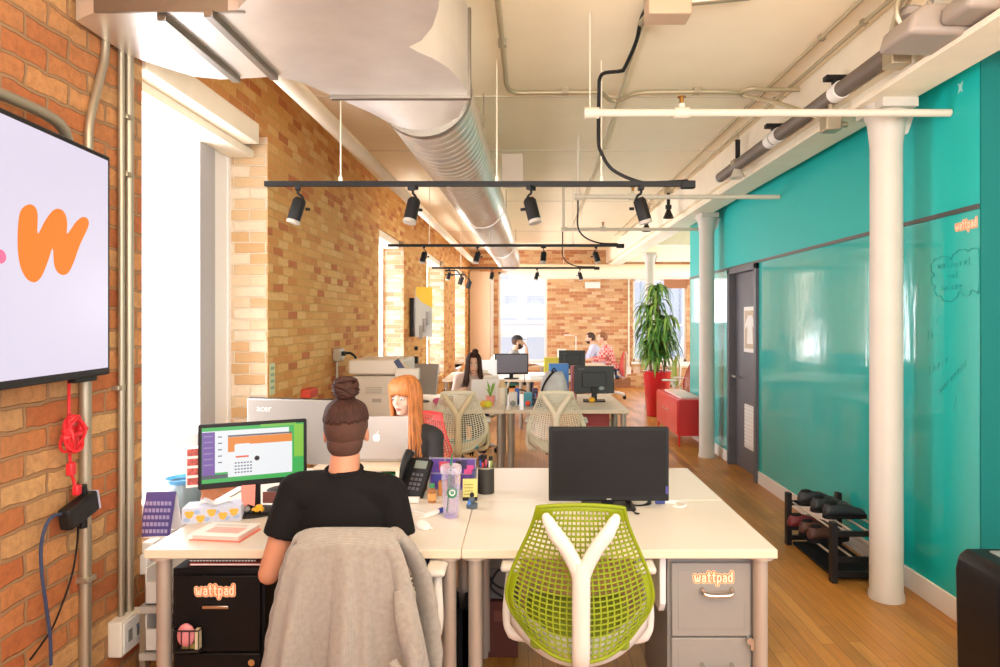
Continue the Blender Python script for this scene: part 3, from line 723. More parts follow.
wc([(xw, 2.63, 1.39), (xw, 2.63, .8), (xw, 2.63, .02)], 'flat metal channel running down the brick beneath the television', .022, [(.6, 2.63)])
conduit([(-1.7, 1.7, 2.33), (-1.66, 2.0, 2.335), (-1.66, 2.3, 2.335), (-1.67, 2.42, 2.31), (-1.69, 2.48, 2.24)], 'grey conduit arching over the top edge of the television', .02, GALV)
o = thing('wall_outlet', 'cream double outlet box low on the brick beside the desk', 'outlet', (XL, 2.87, .2))
b = MB(); b.span((XL, 2.80, .2), (XL+.06, 2.96, .35)); b.build('box', mat('outlet_cream', '#e4d9c8', .5), o, bevel=.006)
b = MB(); b.span((XL+.06, 2.81, .21), (XL+.066, 2.95, .34)); fp = b.build('faceplate', WHITE, o, bevel=.003)
for y in (2.85, 2.91):
    b = MB(); b.span((XL+.066, y-.014, .25), (XL+.069, y+.014, .30)); b.build('socket', mat('socket_grey', '#8a8680', .5), fp)
b = MB(); b.tube(cr([(XL+.07, 2.9, .29), (XL+.13, 2.93, .285), (-1.5, 2.95, .28), (-1.4, 2.8, .285)], 5), .006, 8); tag(b.build('blue_cable', mat('blue_cable', '#34498f', .5)), 'thin blue cable from the wall outlet to the black cabinet', 'cable')
# red cable with coil, adapter, blue network cable
REDC = mat('red_cable', '#d8222a', .45)
def wp(px, py, off=.03):
    D = (-(XL+off))*F/(524-px); return Vector((XL+off, D, CZ-(py-320)*D/F))
o = thing('red_power_cable', 'bright red power cable hanging coiled below the television', 'cable', tuple(wp(72, 440)))
b = MB(); b.tube(cr([wp(69, 380, .05), wp(69, 400, .04), wp(69, 418, .04), wp(68, 430, .05)], 6), .006, 8); b.tube(cr([wp(70, 448, .05), wp(70, 456, .04), wp(71, 470, .04), wp(74, 482, .04), wp(77, 492, .05)], 6), .006, 8); b.build('cord', REDC, o)
b = MB(); c = wp(73, 434, .06)
rnd = random.Random(3)
for k in range(7):
    tilt = rnd.uniform(-.5, .5); ry = .042*rnd.uniform(.8, 1.05); rzz = .068*rnd.uniform(.8, 1.05); dx = rnd.uniform(-.02, .02)
    b.tube([c+Vector((dx+.012*math.sin(a*2+k), ry*math.cos(a)+rzz*.3*math.sin(tilt)*math.sin(a), rzz*math.sin(a))) for a in [2*math.pi*i/22 for i in range(22)]], .0055, 7, closed=True)
for k in range(4):
    b.tube([c+Vector((.022*math.sin(a), .046*math.cos(a), -.012+.008*k+.01*math.sin(a+k))) for a in [2*math.pi*i/16 for i in range(16)]], .0055, 7, closed=True)
b.tube(cr([c+Vector((0, .03, 0)), c+Vector((.01, .05, .005)), c+Vector((.01, .065, .012))], 4), .007, 8)
b.build('coil', REDC, o)
b = MB(); b.box(wp(71, 469, .045), (.025, .03, .05)); b.build('connector', REDC, o, bevel=.006)
b = MB(); b.box(wp(77, 490, .045), (.025, .028, .04)); b.build('plug', REDC, o, bevel=.006)
o = thing('power_adapter', 'black box adapter with a pale end fixed to the brick under the red cable', 'adapter', tuple(wp(79, 510)))
M = Matrix.Rotation(R(12), 3, 'X')
b = MB(); b.box(wp(79, 510, .06), (.05, .17, .085), M); bd = b.build('body', BLACK, o, bevel=.012, seg=3)
b = MB(); b.box(wp(79, 510, .06)+M@Vector((0, .088, 0)), (.046, .006, .075), M); b.build('end_plate', mat('lilac_plastic', '#c8c4dc', .4), o)
b = MB(); p = wp(79, 510, .06); b.cyl(p+Vector((-.01, .05, .03)), p+Vector((-.01, .04, .085)), .012); b.build('cable_boot', BLACK, o)
b = MB(); b.cyl(p+Vector((-.01, .04, -.035)), p+Vector((-.01, .04, -.08)), .014); b.build('cable_boot', BLACK, o)
b = MB(); b.tube(cr([wp(61, 514, .06), wp(52, 517, .06), wp(45, 528, .05), wp(41, 548, .04), wp(42, 575, .04), wp(46, 605, .04), wp(50, 635, .04), wp(51, 665, .04)], 6), .006, 8); tag(b.build('network_cable', mat('slate_cable', '#2f3b58', .5)), 'slate blue cable drooping from the black adapter down the brick', 'cable')
b = MB(); b.tube(cr([wp(78, 526, .04), wp(77, 545, .03), wp(72, 575, .03), wp(60, 610, .03), wp(50, 632, .03), wp(30, 660, .03)], 6), .004, 6); tag(b.build('thin_cable', BLACK), 'thin black cable wandering down the brick beneath the adapter', 'cable')
# window one: papers, pots and calendar on its sill
o = thing('desk_calendar', 'purple tent calendar standing on the white window sill', 'calendar', (-1.74, 3.18, .6))
def cal(u, v): return Vector((-1.745+.14*u, 3.14+.05*u-.0+.06*v, .665+.2*(1-v)+.03*u*0))
ca = Vector((-1.80, 3.12, 0)); cb = Vector((-1.665, 3.135, 0))
ux2 = (cb-ca).normalized()
b = MB(); b.add([ca+Vector((0, 0, .602)), cb+Vector((0, 0, .602)), cb+Vector((0, .06, .80)), ca+Vector((0, .06, .80))], [(0, 1, 2, 3)]); b.build('front_page', mat('calendar_purple', '#4c3f86', .6), o, solid=.002, smooth=None)
b = MB(); b.add([ca+Vector((0, .12, .602)), cb+Vector((0, .12, .602)), cb+Vector((0, .06, .80)), ca+Vector((0, .06, .80))], [(0, 1, 2, 3)]); b.build('back_page', PAPER, o, solid=.002, smooth=None)
b = MB()
for r_ in range(5):
    for c_ in range(7):
        p = ca.lerp(cb, .1+.8*c_/6)+Vector((0, .012+.036*r_/4*1.0, .63+.0+.12*r_/4)); p.y = ca.y+.06*((p.z-.602)/.198)-.003; b.box(p, (.013, .001, .018))
b.build('day_grid', mat('calendar_pale', '#a79fd0', .6), o)
b = MB(); b.box(((ca+cb)/2)+Vector((0, .0, .595)), (.15, .012, .02)); b.build('foot', PAPER, o)
o = thing('fish_bowl', 'clear glass bowl with a blue rim and green moss inside on the sill', 'bowl', (-1.82, 3.5, .6))
c = (-1.80, 3.52, .605)
b = MB(); b.lathe([(.03, 0), (.06, .01), (.085, .05), (.09, .09), (.08, .14), (.066, .165), (.066, .17), (.076, .14), (.086, .09), (.08, .05), (.055, .014), (.0, .012)], c, 28); b.build('glass', clear_mat('bowl_glass', '#8fa6ae', .55), o)
b = MB(); b.lathe([(.066, .16), (.085, .185), (.088, .185), (.07, .158)], c, 28); b.build('rim', mat('rim_blue', '#58a8d8', .2, trans=.3), o)
b = MB(); b.ell((c[0], c[1], c[2]+.055), (.07, .07, .04)); b.build('moss', mat('moss', '#7f9a3c', .9, var=.4, vscale=60), o)
o = thing('paper_strip', 'pale green paper strip taped to the brick pier', 'paper', (-1.745, 4.63, 1.2))
b = MB(); b.span((XL, 4.585, 1.1), (XL+.003, 4.68, 1.32)); b.mi = 1; 
for k in range(4): b.span((XL+.003, 4.6, 1.14+k*.045), (XL+.004, 4.665, 1.16+k*.045))
b.build('sheet', [mat('paper_green', '#cfd6a8', .8), mat('paper_mint', '#8fae8c', .8)], o)
o = thing('wall_outlet', 'grey outlet box with a black plug on the tan brick above the copier', 'outlet', (XL, 6.25, 1.25))
b = MB(); b.span((XL, 6.1, 1.24), (XL+.07, 6.24, 1.36)); b.build('box', GALV, o, bevel=.006)
b = MB(); b.tube([(XL+.02, 6.17, 1.24), (XL+.02, 6.17, .02)], .014, 8); b.build('conduit', GALV, o)
b = MB(); b.tube(cr([(XL+.08, 6.17, 1.31), (XL+.14, 6.2, 1.31), (XL+.18, 6.25, 1.25), (XL+.18, 6.3, 1.1)], 5), .012, 8); b.box((XL+.08, 6.17, 1.31), (.04, .05, .04)); b.build('plug', BLACK, o)
# display screen on an arm far down the left wall
o = thing('wall_display', 'small wall display with a yellow and grey picture on a far left pier', 'television', (-1.4, 9.7, 1.9))
cdir = Vector((.42, .9, 0)).normalized()
p0 = P(415.5, 320, 9.6); p1 = P(432, 320, 9.75)
z0, z1 = CZ-(337-320)*9.65/F, CZ-(287-320)*9.65/F
d = (p1-p0); d.z = 0
nrm = Vector((d.y, -d.x, 0)).normalized()
b = MB(); b.add([Vector((p0.x, p0.y, z0)), Vector((p1.x, p1.y, z0)), Vector((p1.x, p1.y, z1)), Vector((p0.x, p0.y, z1))], [(0, 1, 2, 3)]); b.build('picture', mat('display_grey', '#b8b4ac', .4, emit=.25), o, solid=.01, smooth=None)
q = nrm*.012
b = MB(); b.add([p0.lerp(p1, .35)*1+q+Vector((0, 0, z1-.22-CZ)), p1+q+Vector((0, 0, z1-.3-CZ)), p1+q+Vector((0, 0, z1-CZ)), p0+q+Vector((0, 0, z1-CZ)), p0+q+Vector((0, 0, z1-.12-CZ))], [(0, 1, 2, 3, 4)]); b.build('yellow_area', mat('display_yellow', '#e0b83c', .4, emit=.2), o, smooth=None)
for k in range(3):
    b = MB(); b.box(p0.lerp(p1, .3+.2*k)+q+Vector((0, 0, -.18+.1*k)), (.05, .02, .2)); b.build('grey_block', mat('display_dark', '#8a8680', .5), o)
b = MB(); b.box((p0.x-.06, p0.y+.1, 1.66), (.06, .12, .56)); b.box((p0.x-.1, p0.y+.16, 1.66), (.12, .04, .1)); b.build('bracket', BLACK, o)
b = MB(); b.box((-1.6, 9.9, 1.02), (.06, .1, .12)); b.box((-1.6, 9.9, 1.2), (.05, .06, .06)); tag(b.build('wall_phone', BLACK, bevel=.01), 'small black device on the far left pier under the display', 'phone')
for k, (px, py, lab) in enumerate(((462, 277, 'left of a pair'), (470, 281, 'right of a pair'))):
    p = P(px, py, 12.6); o = thing('wall_spotlight', 'dark spotlight on the far left wall, %s' % lab, 'spotlight', tuple(p), 'far wall spotlights')
    b = MB(); b.lathe([(.0, 0), (.045, 0), (.045, -.15), (0, -.15)], p, 14, Matrix.Rotation(.3, 3, 'Y')); b.build('lamp_head', BLACK, o)
    b = MB(); b.tube([p+Vector((0, 0, 0)), p+Vector((-.1, 0, .12)), Vector((wx(12.6)+.0, 12.6, p.z+.12))], .015, 8); b.build('arm', BLACK, o)
# lettering and sticker on the teal wall
TW = Matrix(((0, 0, -1), (-1, 0, 0), (0, 1, 0)))       # text x -> -Y, y -> Z, normal -> -X
def sticker(parent_loc, M, loc, size, label, name='wordmark_sticker', sx=1.0):
    o = thing(name, label, 'sticker', loc)
    strokes('wattpad', size*.42, size*.165, M, loc, .0002, PEACH, 'backing', o, size*2.45*sx)
    strokes('wattpad', size*.42, size*.115, M, loc, .0010, ORANGED, 'glow', o, size*2.45*sx)
    strokes('wattpad', size*.42, size*.055, M, loc, .0018, mat('sticker_text', '#fbe0c0', .6), 'lettering', o, size*2.45*sx)
    return o
sticker(None, TW, (XR-.0005, 3.515, 2.118), .066, 'orange wordmark sticker on the teal wall beneath the dark strip', sx=1.0)
o = thing('marker_drawing', 'faint marker cloud with handwriting drawn on the glossy teal wall', 'drawing', (XR-.002, 3.6, 1.8))
def tp(px, py):
    D = XR*F/(px-524); return Vector((XR-.002, D, CZ-(py-320)*D/F))
INK = mat('marker_ink', '#0c8a82', .6)
cl = [(934, 262), (940, 258), (946, 257), (951, 260), (956, 253), (963, 250), (968, 252), (974, 248), (979, 252), (979, 292), (972, 290), (966, 296), (960, 291), (955, 299), (948, 301), (941, 296), (936, 293), (936, 286), (932, 281), (935, 275), (932, 268)]
b = MB(); pts = []
for i in range(len(cl)):
    p, q = Vector((*cl[i], 0)), Vector((*cl[(i+1) % len(cl)], 0)); m = (p+q)/2; out = (m-Vector((957, 275, 0))).normalized()*2
    pts += [tp(p.x, p.y), tp(min(m.x+out.x, 979.5), m.y+out.y)]
b.tube(cr(pts, 3, True), .0016, 5, closed=True); b.build('cloud_outline', INK, o)
HW = {'w': [(0, 1), (.2, 0), (.4, .7), (.6, 0), (.8, 1)], 'n': [(0, 0), (.05, 1), (.1, .6), (.5, .9), (.6, 0)], 'o': [(.5, .9), (.1, .7), (.1, .2), (.5, 0), (.7, .5), (.5, .9)], 't': [(.3, 1.6), (.3, .1), (.6, 0)], 's': [(.6, 1), (.1, .8), (.5, .4), (.0, 0)], 'i': [(.2, .9), (.2, 0)], 'e': [(.1, .5), (.6, .6), (.4, 1), (.1, .6), (.2, .1), (.6, .1)], 'm': [(0, 0), (.05, 1), (.3, .8), (.35, 0), (.4, .8), (.65, .8), (.7, 0)], 'a': [(.6, .9), (.1, .7), (.1, .1), (.5, .2), (.6, .9), (.65, 0)], 'd': [(.6, .3), (.2, .5), (.1, .1), (.5, .1), (.65, 1.7), (.7, 0)], 'l': [(.2, 1.7), (.2, 0)], 'y': [(0, 1), (.3, .3), (.6, 1), (.2, -.7)], 'h': [(.1, 1.7), (.1, 0), (.2, .7), (.5, .8), (.6, 0)], 'r': [(.1, 1), (.1, 0), (.2, .7), (.6, .9)], 'g': [(.6, .9), (.1, .6), (.5, .2), (.6, .9), (.5, -.6), (.1, -.5)], 'u': [(0, 1), (.1, .1), (.5, .1), (.6, 1), (.65, 0)]}
def scribble(word, px, py, dx, dy, h):
    x = 0
    b = MB()
    for ch in word:
        if ch in HW: b.tube([tp(px+dx*(x+a*h*.9)-0*dy, py+dy*(x+a*h*.9)-c*h) for a, c in HW[ch]], .0012, 4)
        x += h*.85
    b.build('handwriting', INK, o)
for w_ in (('watso', 938, 269, 1, -.1, 5), ('ret', 960, 266, 1, -.1, 5), ('not', 948, 279, 1, -.1, 4.5), ('saturn', 941, 291, 1, -.12, 4.5), ('th', 927, 341, .9, -.35, 6), ('i', 936, 325, .9, -.35, 7), ('their', 929, 376, .85, -.6, 6), ('wareness', 940, 394, .75, -.8, 5.5), ('is', 953, 411, .5, -.95, 6)): scribble(*w_)
b = MB(); b.prism([(-.02, -.03), (0, -.015), (.02, -.03), (.012, 0), (.022, .03), (0, .018), (-.02, .03), (-.01, 0)], 0, .001, TW, (XR-.001, 3.56, 2.86)); tag(b.build('paint_chip', mat('chip', '#9fd8cf', .7)), 'pale paint chip on the upper teal wall', 'paint chip')
# back wall bits
b = MB(); b.span((1.46, YB-.07, 2.38), (1.82, YB, 2.53)); tag(b.build('emergency_light', WHITE, bevel=.01), 'white emergency light box high on the back brick wall', 'emergency light')
o = thing('wall_outlet', 'white outlet plate low on the back brick wall, beside a larger plate', 'outlet', (2.5, YB, .4)); b = MB(); b.span((2.46, YB-.02, .32), (2.56, YB, .5)); b.build('faceplate', WHITE, o)
b = MB(); b.tube([(2.51, YB-.02, .5), (2.51, YB-.02, 2.65)], .02, 8); tag(b.build('wall_conduit', CREAM), 'thin cream conduit rising up the back brick wall', 'conduit')
b = MB(); b.span((2.62, YB-.025, .34), (2.78, YB, .5)); tag(b.build('wall_plate', mat('plate_pink', '#d8b8a0', .6), bevel=.004), 'pale square plate low on the back wall beside the outlet', 'outlet')
# ================================================================ DESKS
DW, DD, DZ = 1.211, .705, .74
def make_desk(label, loc, group):
    o = thing('desk', label, 'desk', loc, group); x, y, z = loc
    b = MB(); b.span((x-DW/2, y-DD/2, DZ-.034), (x+DW/2, y+DD/2, DZ))
    for i, f in enumerate(b.f):
        ns = [b.v[k] for k in f]; n_ = (ns[1]-ns[0]).cross(ns[2]-ns[0]); b.m[i] = 0 if abs(n_.z) > abs(n_.x)+abs(n_.y) and ns[0].z > DZ-.001 else 1
    b.build('tabletop', [DESKW, DESKE], o, bevel=.003)
    for sx in (-1, 1):
        for sy in (-1, 1):
            px, py = x+sx*(DW/2-.05), y+sy*(DD/2-.05)
            b = MB(); b.tube([(px, py, .0), (px, py, .03)], .02, 16); b.tube([(px, py, .03), (px, py, DZ-.04)], .028, 18); b.tube([(px, py, DZ-.045), (px, py, DZ-.033)], .05, 18); b.build('leg', LEGG, o)
    return o
d0 = make_desk('white front row desk with the lit monitor and the seated person', (-.8475, 2.905, 0), 'white desks')
xa, xb = -.8475, .366
lay = [((xb, 2.905), 'white front row desk with the lime green chair tucked under it'),
       ((xa, 3.615), 'white desk facing the camera where the red haired woman sits'),
       ((xb, 3.615), 'empty white desk behind the big black monitor'),
       ((-.795, 6.86), 'white desk in the second row behind the left cream mesh chair'),
       ((.42, 6.86), 'white desk in the second row beside the right cream mesh chair'),
       ((-.795, 7.57), 'white desk in the second row where the dark haired woman sits'),
       ((.42, 7.57), 'white desk in the second row carrying the black monitor seen from behind'),
       ((-.6, 10.2), 'white desk in the third row under the grey screen'),
       ((.62, 10.2), 'white desk in the third row, right half'),
       ((-.6, 10.91), 'white desk in the third row, back left'),
       ((.62, 10.91), 'white desk in the third row carrying the small dark monitor'),
       ((-.2, 13.3), 'white desk in the farthest row near the man in a cap'),
       ((1.0, 13.3), 'white desk in the farthest row near the two men'),
       ((3.35, 13.1), 'white desk by the right back window behind the lime chair')]
for (x, y), lab in lay: dup(d0, (x, y, 0), None, lab)

# ================================================================ MESH CHAIRS
def make_chair(label, loc, meshm, framem, seatm, padm, group='mesh back office chairs', lift=0.0, rot=0):
    o = thing('mesh_office_chair', label, 'chair', (0, 0, 0), group)
    zt = .985+lift
    def W_(v):
        t = min(v/.74, 1); t = t*t*(3-2*t)*.55+t*.45
        return .15+.113*t-(.05*((v-.74)/.26)**2 if v > .74 else 0)
    def S(s, v):
        zb = .445+lift+.085*abs(s)**2.4
        z = zt-.012*s*s*(1-v)-v*(zt-zb)
        y = -.25+.03*math.sin(math.pi*v)+.10*s*s*(.12+v*.9)
        return Vector((s*W_(v), y, z))
    nu, nv = 22, 28; b = MB(); idx = {}
    grid = [[S(-1+2*i/nu, j/nv) for i in range(nu+1)] for j in range(nv+1)]
    vs = [p for row in grid for p in row]; fs = []; base = len(vs)
    for j in range(nv):
        for i in range(nu):
            q = [j*(nu+1)+i, j*(nu+1)+i+1, (j+1)*(nu+1)+i+1, (j+1)*(nu+1)+i]
            s_, v_ = abs(-1+2*(i+.5)/nu), (j+.5)/nv
            if (v_ < .10 and s_ > .70-(v_*2)) or v_ < .02 or (.58 < v_ < .86 and s_ > .9) or (s_ > .955 and v_ > .1):
                fs.append(tuple(q)); continue
            a, b2, c, d = [vs[k] for k in q]
            eu = min(.3, .0027/max((b2-a).length, 1e-5)); ev = min(.3, .0026/max((d-a).length, 1e-5))
            inn = []
            for (u, v) in ((eu, ev), (1-eu, ev), (1-eu, 1-ev), (eu, 1-ev)):
                inn.append(len(vs)); vs.append((a*(1-u)+b2*u)*(1-v)+(d*(1-u)+c*u)*v)
            for k in range(4): fs.append((q[k], q[(k+1) % 4], inn[(k+1) % 4], inn[k]))
    b.add(vs, fs); b.build('backrest', meshm, o, smooth=60, solid=.006)
    rim = [S(-1+2*i/20, 0) for i in range(21)]+[S(1, j/20) for j in range(1, 21)]+[S(1-2*i/20, 1) for i in range(1, 21)]+[S(-1, 1-j/20) for j in range(1, 20)]
    b = MB(); b.tube(rim, .007, 8, closed=True); b.build('backrest_rim', meshm, o, smooth=60)
    b = MB(); k0 = Vector((0, -.283, .80+lift))
    b.tube(cr([(0, -.20, .40), (0, -.262, .46+lift), (0, -.277, .6+lift), (0, -.285, .72+lift), k0], 5), [.030]*5+[.031]*16, 14, flat=.75)
    for sx in (-1, 1):
        b.tube(cr([k0+Vector((0, .0, -.09)), k0+Vector((sx*.012, 0, -.03)), k0+Vector((sx*.05, 0, .045)), (sx*.088, -.278, .895+lift), (sx*.118, -.266, .945+lift)], 5), [.026]*16+[.024, .022, .021, .02, .016], 12, flat=.75); b.ell((sx*.118, -.266, .945+lift), (.016, .013, .016), 12, 8)
    b.build('back_frame', framem, o, smooth=60)
    b = MB()
    def U(u, v):
        s = -1.04+2.08*u; q = S(max(-1, min(1, s)), 1)
        return Vector((q.x*1.17, q.y+.03+.03*s*s, q.z-.03+v*.095))
    b.sheet(U, 25, 4); b.build('support_shell', framem, o, solid=.012, smooth=60)
    b = MB()
    def seat(u, v):
        s, t = -1+2*u, v; w = .2*(1-.12*(1-t)**2) ; y = -.19+.47*t
        z = .455+lift*.6+.018*s*s-.02*max(0, (t-.75)/.25)**2
        return Vector((s*w, y, z))
    b.sheet(seat, 13, 11); b.build('seat', seatm, o, solid=.045, subsurf=1, smooth=180)
    for sx in (-1, 1):
        b = MB(); b.tube(cr([(sx*.18, -.02, .42), (sx*.25, -.03, .44), (sx*.268, -.02, .50), (sx*.262, .0, .60), (sx*.255, .03, .67)], 5), [.022]*6+[.018]*15, 12); a_ = b.build('arm', framem, o, smooth=60)
        b = MB(); b.box((sx*.255, .07, .682), (.075, .23, .028)); b.build('armrest', padm, a_, bevel=.013, seg=3)
    b = MB(); b.box((0, 0, .415), (.2, .26, .04)); b.cyl((0, 0, .22), (0, 0, .42), .027); b.cyl((0, 0, .1), (0, 0, .26), .036); b.build('gas_lift', BLACK, o, bevel=.004)
    for k in range(5):
        a = 2*math.pi*k/5+.3; d = Vector((math.cos(a), math.sin(a), 0))
        b = MB(); b.tube([Vector((0, 0, .115)), d*.15+Vector((0, 0, .105)), d*.3+Vector((0, 0, .075))], [.035, .027, .018], 10); l_ = b.build('leg', framem, o)
        b = MB(); p = d*.3; t = d.cross(Vector((0, 0, 1)))
        b.cyl(p+Vector((0, 0, .03))+t*.022, p+Vector((0, 0, .03))+t*.006, .03, 14); b.cyl(p+Vector((0, 0, .03))-t*.022, p+Vector((0, 0, .03))-t*.006, .03, 14); b.cyl(p+Vector((0, 0, .03)), p+Vector((0, 0, .075)), .01, 8); b.build('caster', BLACKM, l_)
    o.location = loc; o.rotation_euler = (0, 0, rot)
    return o
GREENS = mat('lime_fabric', '#7c8c1c', .85, bump=.2, bscale=120)
ch = make_chair('lime green mesh chair with a white Y shaped back at the front desk', (.205, 2.54, 0), GREEN, CHAIRW, GREENS, mat('armpad', '#d6d0c6', .6), rot=-.04)
CRT = mat('seat_teal', '#4f9aa0', .8)
dup(ch, (-.60, 6.2, 0), .06, 'cream mesh chair with a teal seat at the second row of desks', remat={'lime_elastomer': CREAMESH, 'lime_fabric': CRT, 'chair_white': mat('chair_tan', '#cbb78d', .5)})
dup(ch, (.30, 6.2, 0), -.05, 'all cream mesh chair standing beside the blue box desk, second row', remat={'lime_elastomer': CREAMESH, 'lime_fabric': mat('seat_pinkish', '#c9a98e', .8), 'chair_white': CHAIRC})
dup(ch, (2.55, 12.15, 0), 1.2, 'lime mesh chair beside the tall potted plant', remat={})
RM = mat('red_elastomer', '#d23a34', .5)
dup(ch, (2.46, 10.55, 0), 1.0, 'red mesh chair behind the red cabinet', remat={'lime_elastomer': RM, 'lime_fabric': RM})
dup(ch, (1.84, 13.85, 0), 1.45, 'red mesh chair under the man in the red checked shirt', remat={'lime_elastomer': RM, 'lime_fabric': mat('seat_blue', '#3f6fc4', .8)})
dup(ch, (1.68, 14.75, 0), 1.5, 'cream mesh chair under the man in the pale blue shirt', remat={'lime_elastomer': CREAMESH, 'lime_fabric': CRT})
dup(ch, (-.30, 12.1, 0), -1.4, 'cream mesh chair under the man wearing a black cap', remat={'lime_elastomer': CREAMESH, 'lime_fabric': CRT})
dup(ch, (-.62, 8.25, 0), 3.14, 'white mesh chair under the dark haired woman', remat={'lime_elastomer': CREAMESH, 'lime_fabric': CRT})
dup(ch, (-.75, 4.40, 0), 3.0, 'red mesh chair under the red haired woman', remat={'lime_elastomer': RM, 'lime_fabric': RM})
make_chair('white mesh chair with a grey cardigan over its back, person seated in it', (-.585, 2.50, 0), CHAIRC, CHAIRW, mat('seat_cream', '#d8cdb8', .85), mat('armpad', '#d6d0c6'), lift=-.09)

# knitted cardigan hung over that chair
KN = knit_mat('knit_grey', '#b6ac9f', '#7c736a', 400)
o = thing('cardigan', 'beige grey knitted cardigan draped over the chair back of the seated person', 'cardigan', (-.585, 2.24, .5))
cx = -.585
def card(u, v):
    s = -1+2*u
    if v < .16:
        t = v/.16; a = math.pi*t
        return Vector((cx+s*(.168+.004*math.sin(a)), 2.245+.058*math.cos(a)+.03*s*s, .895+.026*math.sin(a)-(.10*(1-t*2) if t < .5 else 0)-.012*s*s-.012*abs(s)**8))
    w = (v-.16)/.84
    half = .168+.145*w**.6
    g = min(1, w*2.2)
    f = g*(.05*math.sin(s*7.5+.6+w*.9)+.022*math.sin(s*13+2+w*2)+.008*math.sin(s*25))
    f = max(f, -.006-.09*max(0, w-.3))
    y = 2.168+.012*w-f+.10*s*s*(.25+w*.55)-.02*w
    return Vector((cx+s*half+.012*math.sin(w*6+s*5)*w, y, .895-w*.74-.012*s*s-.01*math.sin(s*7)*w))
b = MB(); b.sheet(card, 90, 60); b.build('body', KN, o, solid=.008, smooth=180)
def sleeve(pts, rs, nm='sleeve'):
    b = MB(); p = cr(pts, 6); n = len(p); rr = [rs[0]+(rs[1]-rs[0])*i/(n-1) for i in range(n)]
    rr = [q*(1+.06*math.sin(i*1.7)) for i, q in enumerate(rr)]
    b.tube(p, rr, 16, flat=.55); b.build(nm, KN, o, smooth=180)
sleeve([(-.44, 2.25, .90), (-.395, 2.29, .83), (-.36, 2.33, .72), (-.335, 2.33, .58), (-.325, 2.32, .45), (-.33, 2.32, .25)], (.045, .062))
sleeve([(-.74, 2.26, .89), (-.79, 2.30, .80), (-.825, 2.33, .68), (-.85, 2.33, .55), (-.865, 2.32, .4), (-.87, 2.32, .2)], (.04, .055))
b = MB(); b.tube(cr([(-.405, 2.175, .74), (-.385, 2.16, .65), (-.36, 2.155, .56), (-.345, 2.175, .52)], 6), [.02+.014*math.sin(math.pi*i/18) for i in range(19)], 12, flat=.6); b.build('hanging_fold', KN, o, smooth=180)
b = MB(); b.tube(cr([(-.425, 2.16, .515), (-.40, 2.145, .49), (-.37, 2.14, .49), (-.345, 2.15, .51), (-.338, 2.16, .54)], 5), .015, 10); b.build('pocket_hem', KN, o, smooth=180)

# ================================================================ CABINETS
def drawer_cabinet(label, x0, x1, y0, depth, zt, m, face_m, handle_kind, split, name='filing_cabinet'):
    o = thing(name, label, 'cabinet', ((x0+x1)/2, y0+depth/2, 0))
    b = MB(); b.span((x0, y0+.012, .03), (x1, y0+depth, zt)); b.span((x0+.03, y0+.05, 0), (x1-.03, y0+depth-.03, .03)); b.build('carcass', m, o, bevel=.004)
    zs = [.05]+split+[zt-.02]
    for k in range(len(zs)-1):
        za, zb = zs[k]+.003, zs[k+1]-.003
        b = MB(); b.span((x0+.014, y0-.004, za), (x1-.014, y0+.014, zb)); d = b.build('drawer', face_m, o, bevel=.004)
        if handle_kind == 'cup':
            b = MB(); b.span((x0+.04, y0-.0055, za+.03), (x1-.04, y0-.003, zb-.03)); b.build('drawer_panel', face_m, d, bevel=.002)
        hx = (x0+x1)/2+(.02 if handle_kind == 'cup' else .0); hz = zb-.115 if handle_kind == 'cup' else zb-.115
        b = MB()
        if handle_kind == 'cup': b.tube(cr([(hx-.058, y0-.004, hz+.014), (hx-.055, y0-.03, hz+.006), (hx-.035, y0-.038, hz+.0), (hx+.035, y0-.038, hz+.0), (hx+.055, y0-.03, hz+.006), (hx+.058, y0-.004, hz+.014)], 5), .009, 10)
        else: b.box((hx, y0-.012, hz), (.1, .022, .012))
        b.build('handle', CHROME, d, bevel=.002 if handle_kind != 'cup' else 0)
    return o
o = drawer_cabinet('grey metal filing cabinet with two drawers under the right end of the front desk', .565, .905, 2.62, .5, .69, CABG, mat('cab_face', '#908b84', .45), 'cup', [.375])
b = MB(); b.cyl((.88, 2.614, .37), (.88, 2.59, .37), .014, 12); b.box((.888, 2.6, .355), (.012, .012, .04)); b.build('lock', CHROME, o)
sticker(None, FRONT, (.742, 2.6145, .607), .058, 'orange wordmark sticker on the top drawer of the grey cabinet', sx=1.02)
o = thing('paper_tray', 'white wall file hanging on the left side of the grey cabinet', 'file holder', (.56, 2.7, .55))
b = MB(); b.prism([(2.63, .50), (2.63, .685), (2.86, .685), (2.86, .46), (2.66, .46)], .535, .56, Matrix(((0, 0, 1), (1, 0, 0), (0, 1, 0)))); b.build('tray', PAPER, o, bevel=.004)
o = drawer_cabinet('black metal filing cabinet beneath the left front desk', -1.365, -1.005, 2.58, .5, .655, CABK, CABK, 'bar', [.335])
b = MB(); b.cyl((-1.05, 2.576, .30), (-1.05, 2.568, .30), .013, 14); b.build('lock', CHROME, o)
sticker(None, FRONT, (-1.193, 2.5745, .572), .058, 'orange wordmark sticker on the black filing cabinet', sx=1.0)
o = thing('wire_pocket', 'small black wire pocket with a pink case, stuck on the black cabinet', 'holder', (-1.290, 2.56, .42))
b = MB()
for z in (.36, .44): b.tube([(-1.330, 2.57, z), (-1.330, 2.53, z), (-1.235, 2.53, z), (-1.235, 2.57, z)], .003, 6)
for x in (-1.330, -1.300, -1.270, -1.235): b.tube([(x, 2.53, .36), (x, 2.53, .44)], .002, 6)
b.span((-1.330, 2.532, .355), (-1.235, 2.572, .36)); b.build('basket', BLACK, o)
b = MB(); b.ell((-1.292, 2.55, .415), (.034, .016, .045)); tag(b.build('pink_case', mat('pink_case', '#d98084', .5), smooth=180), 'pink rounded case held in the black wire pocket', 'case')
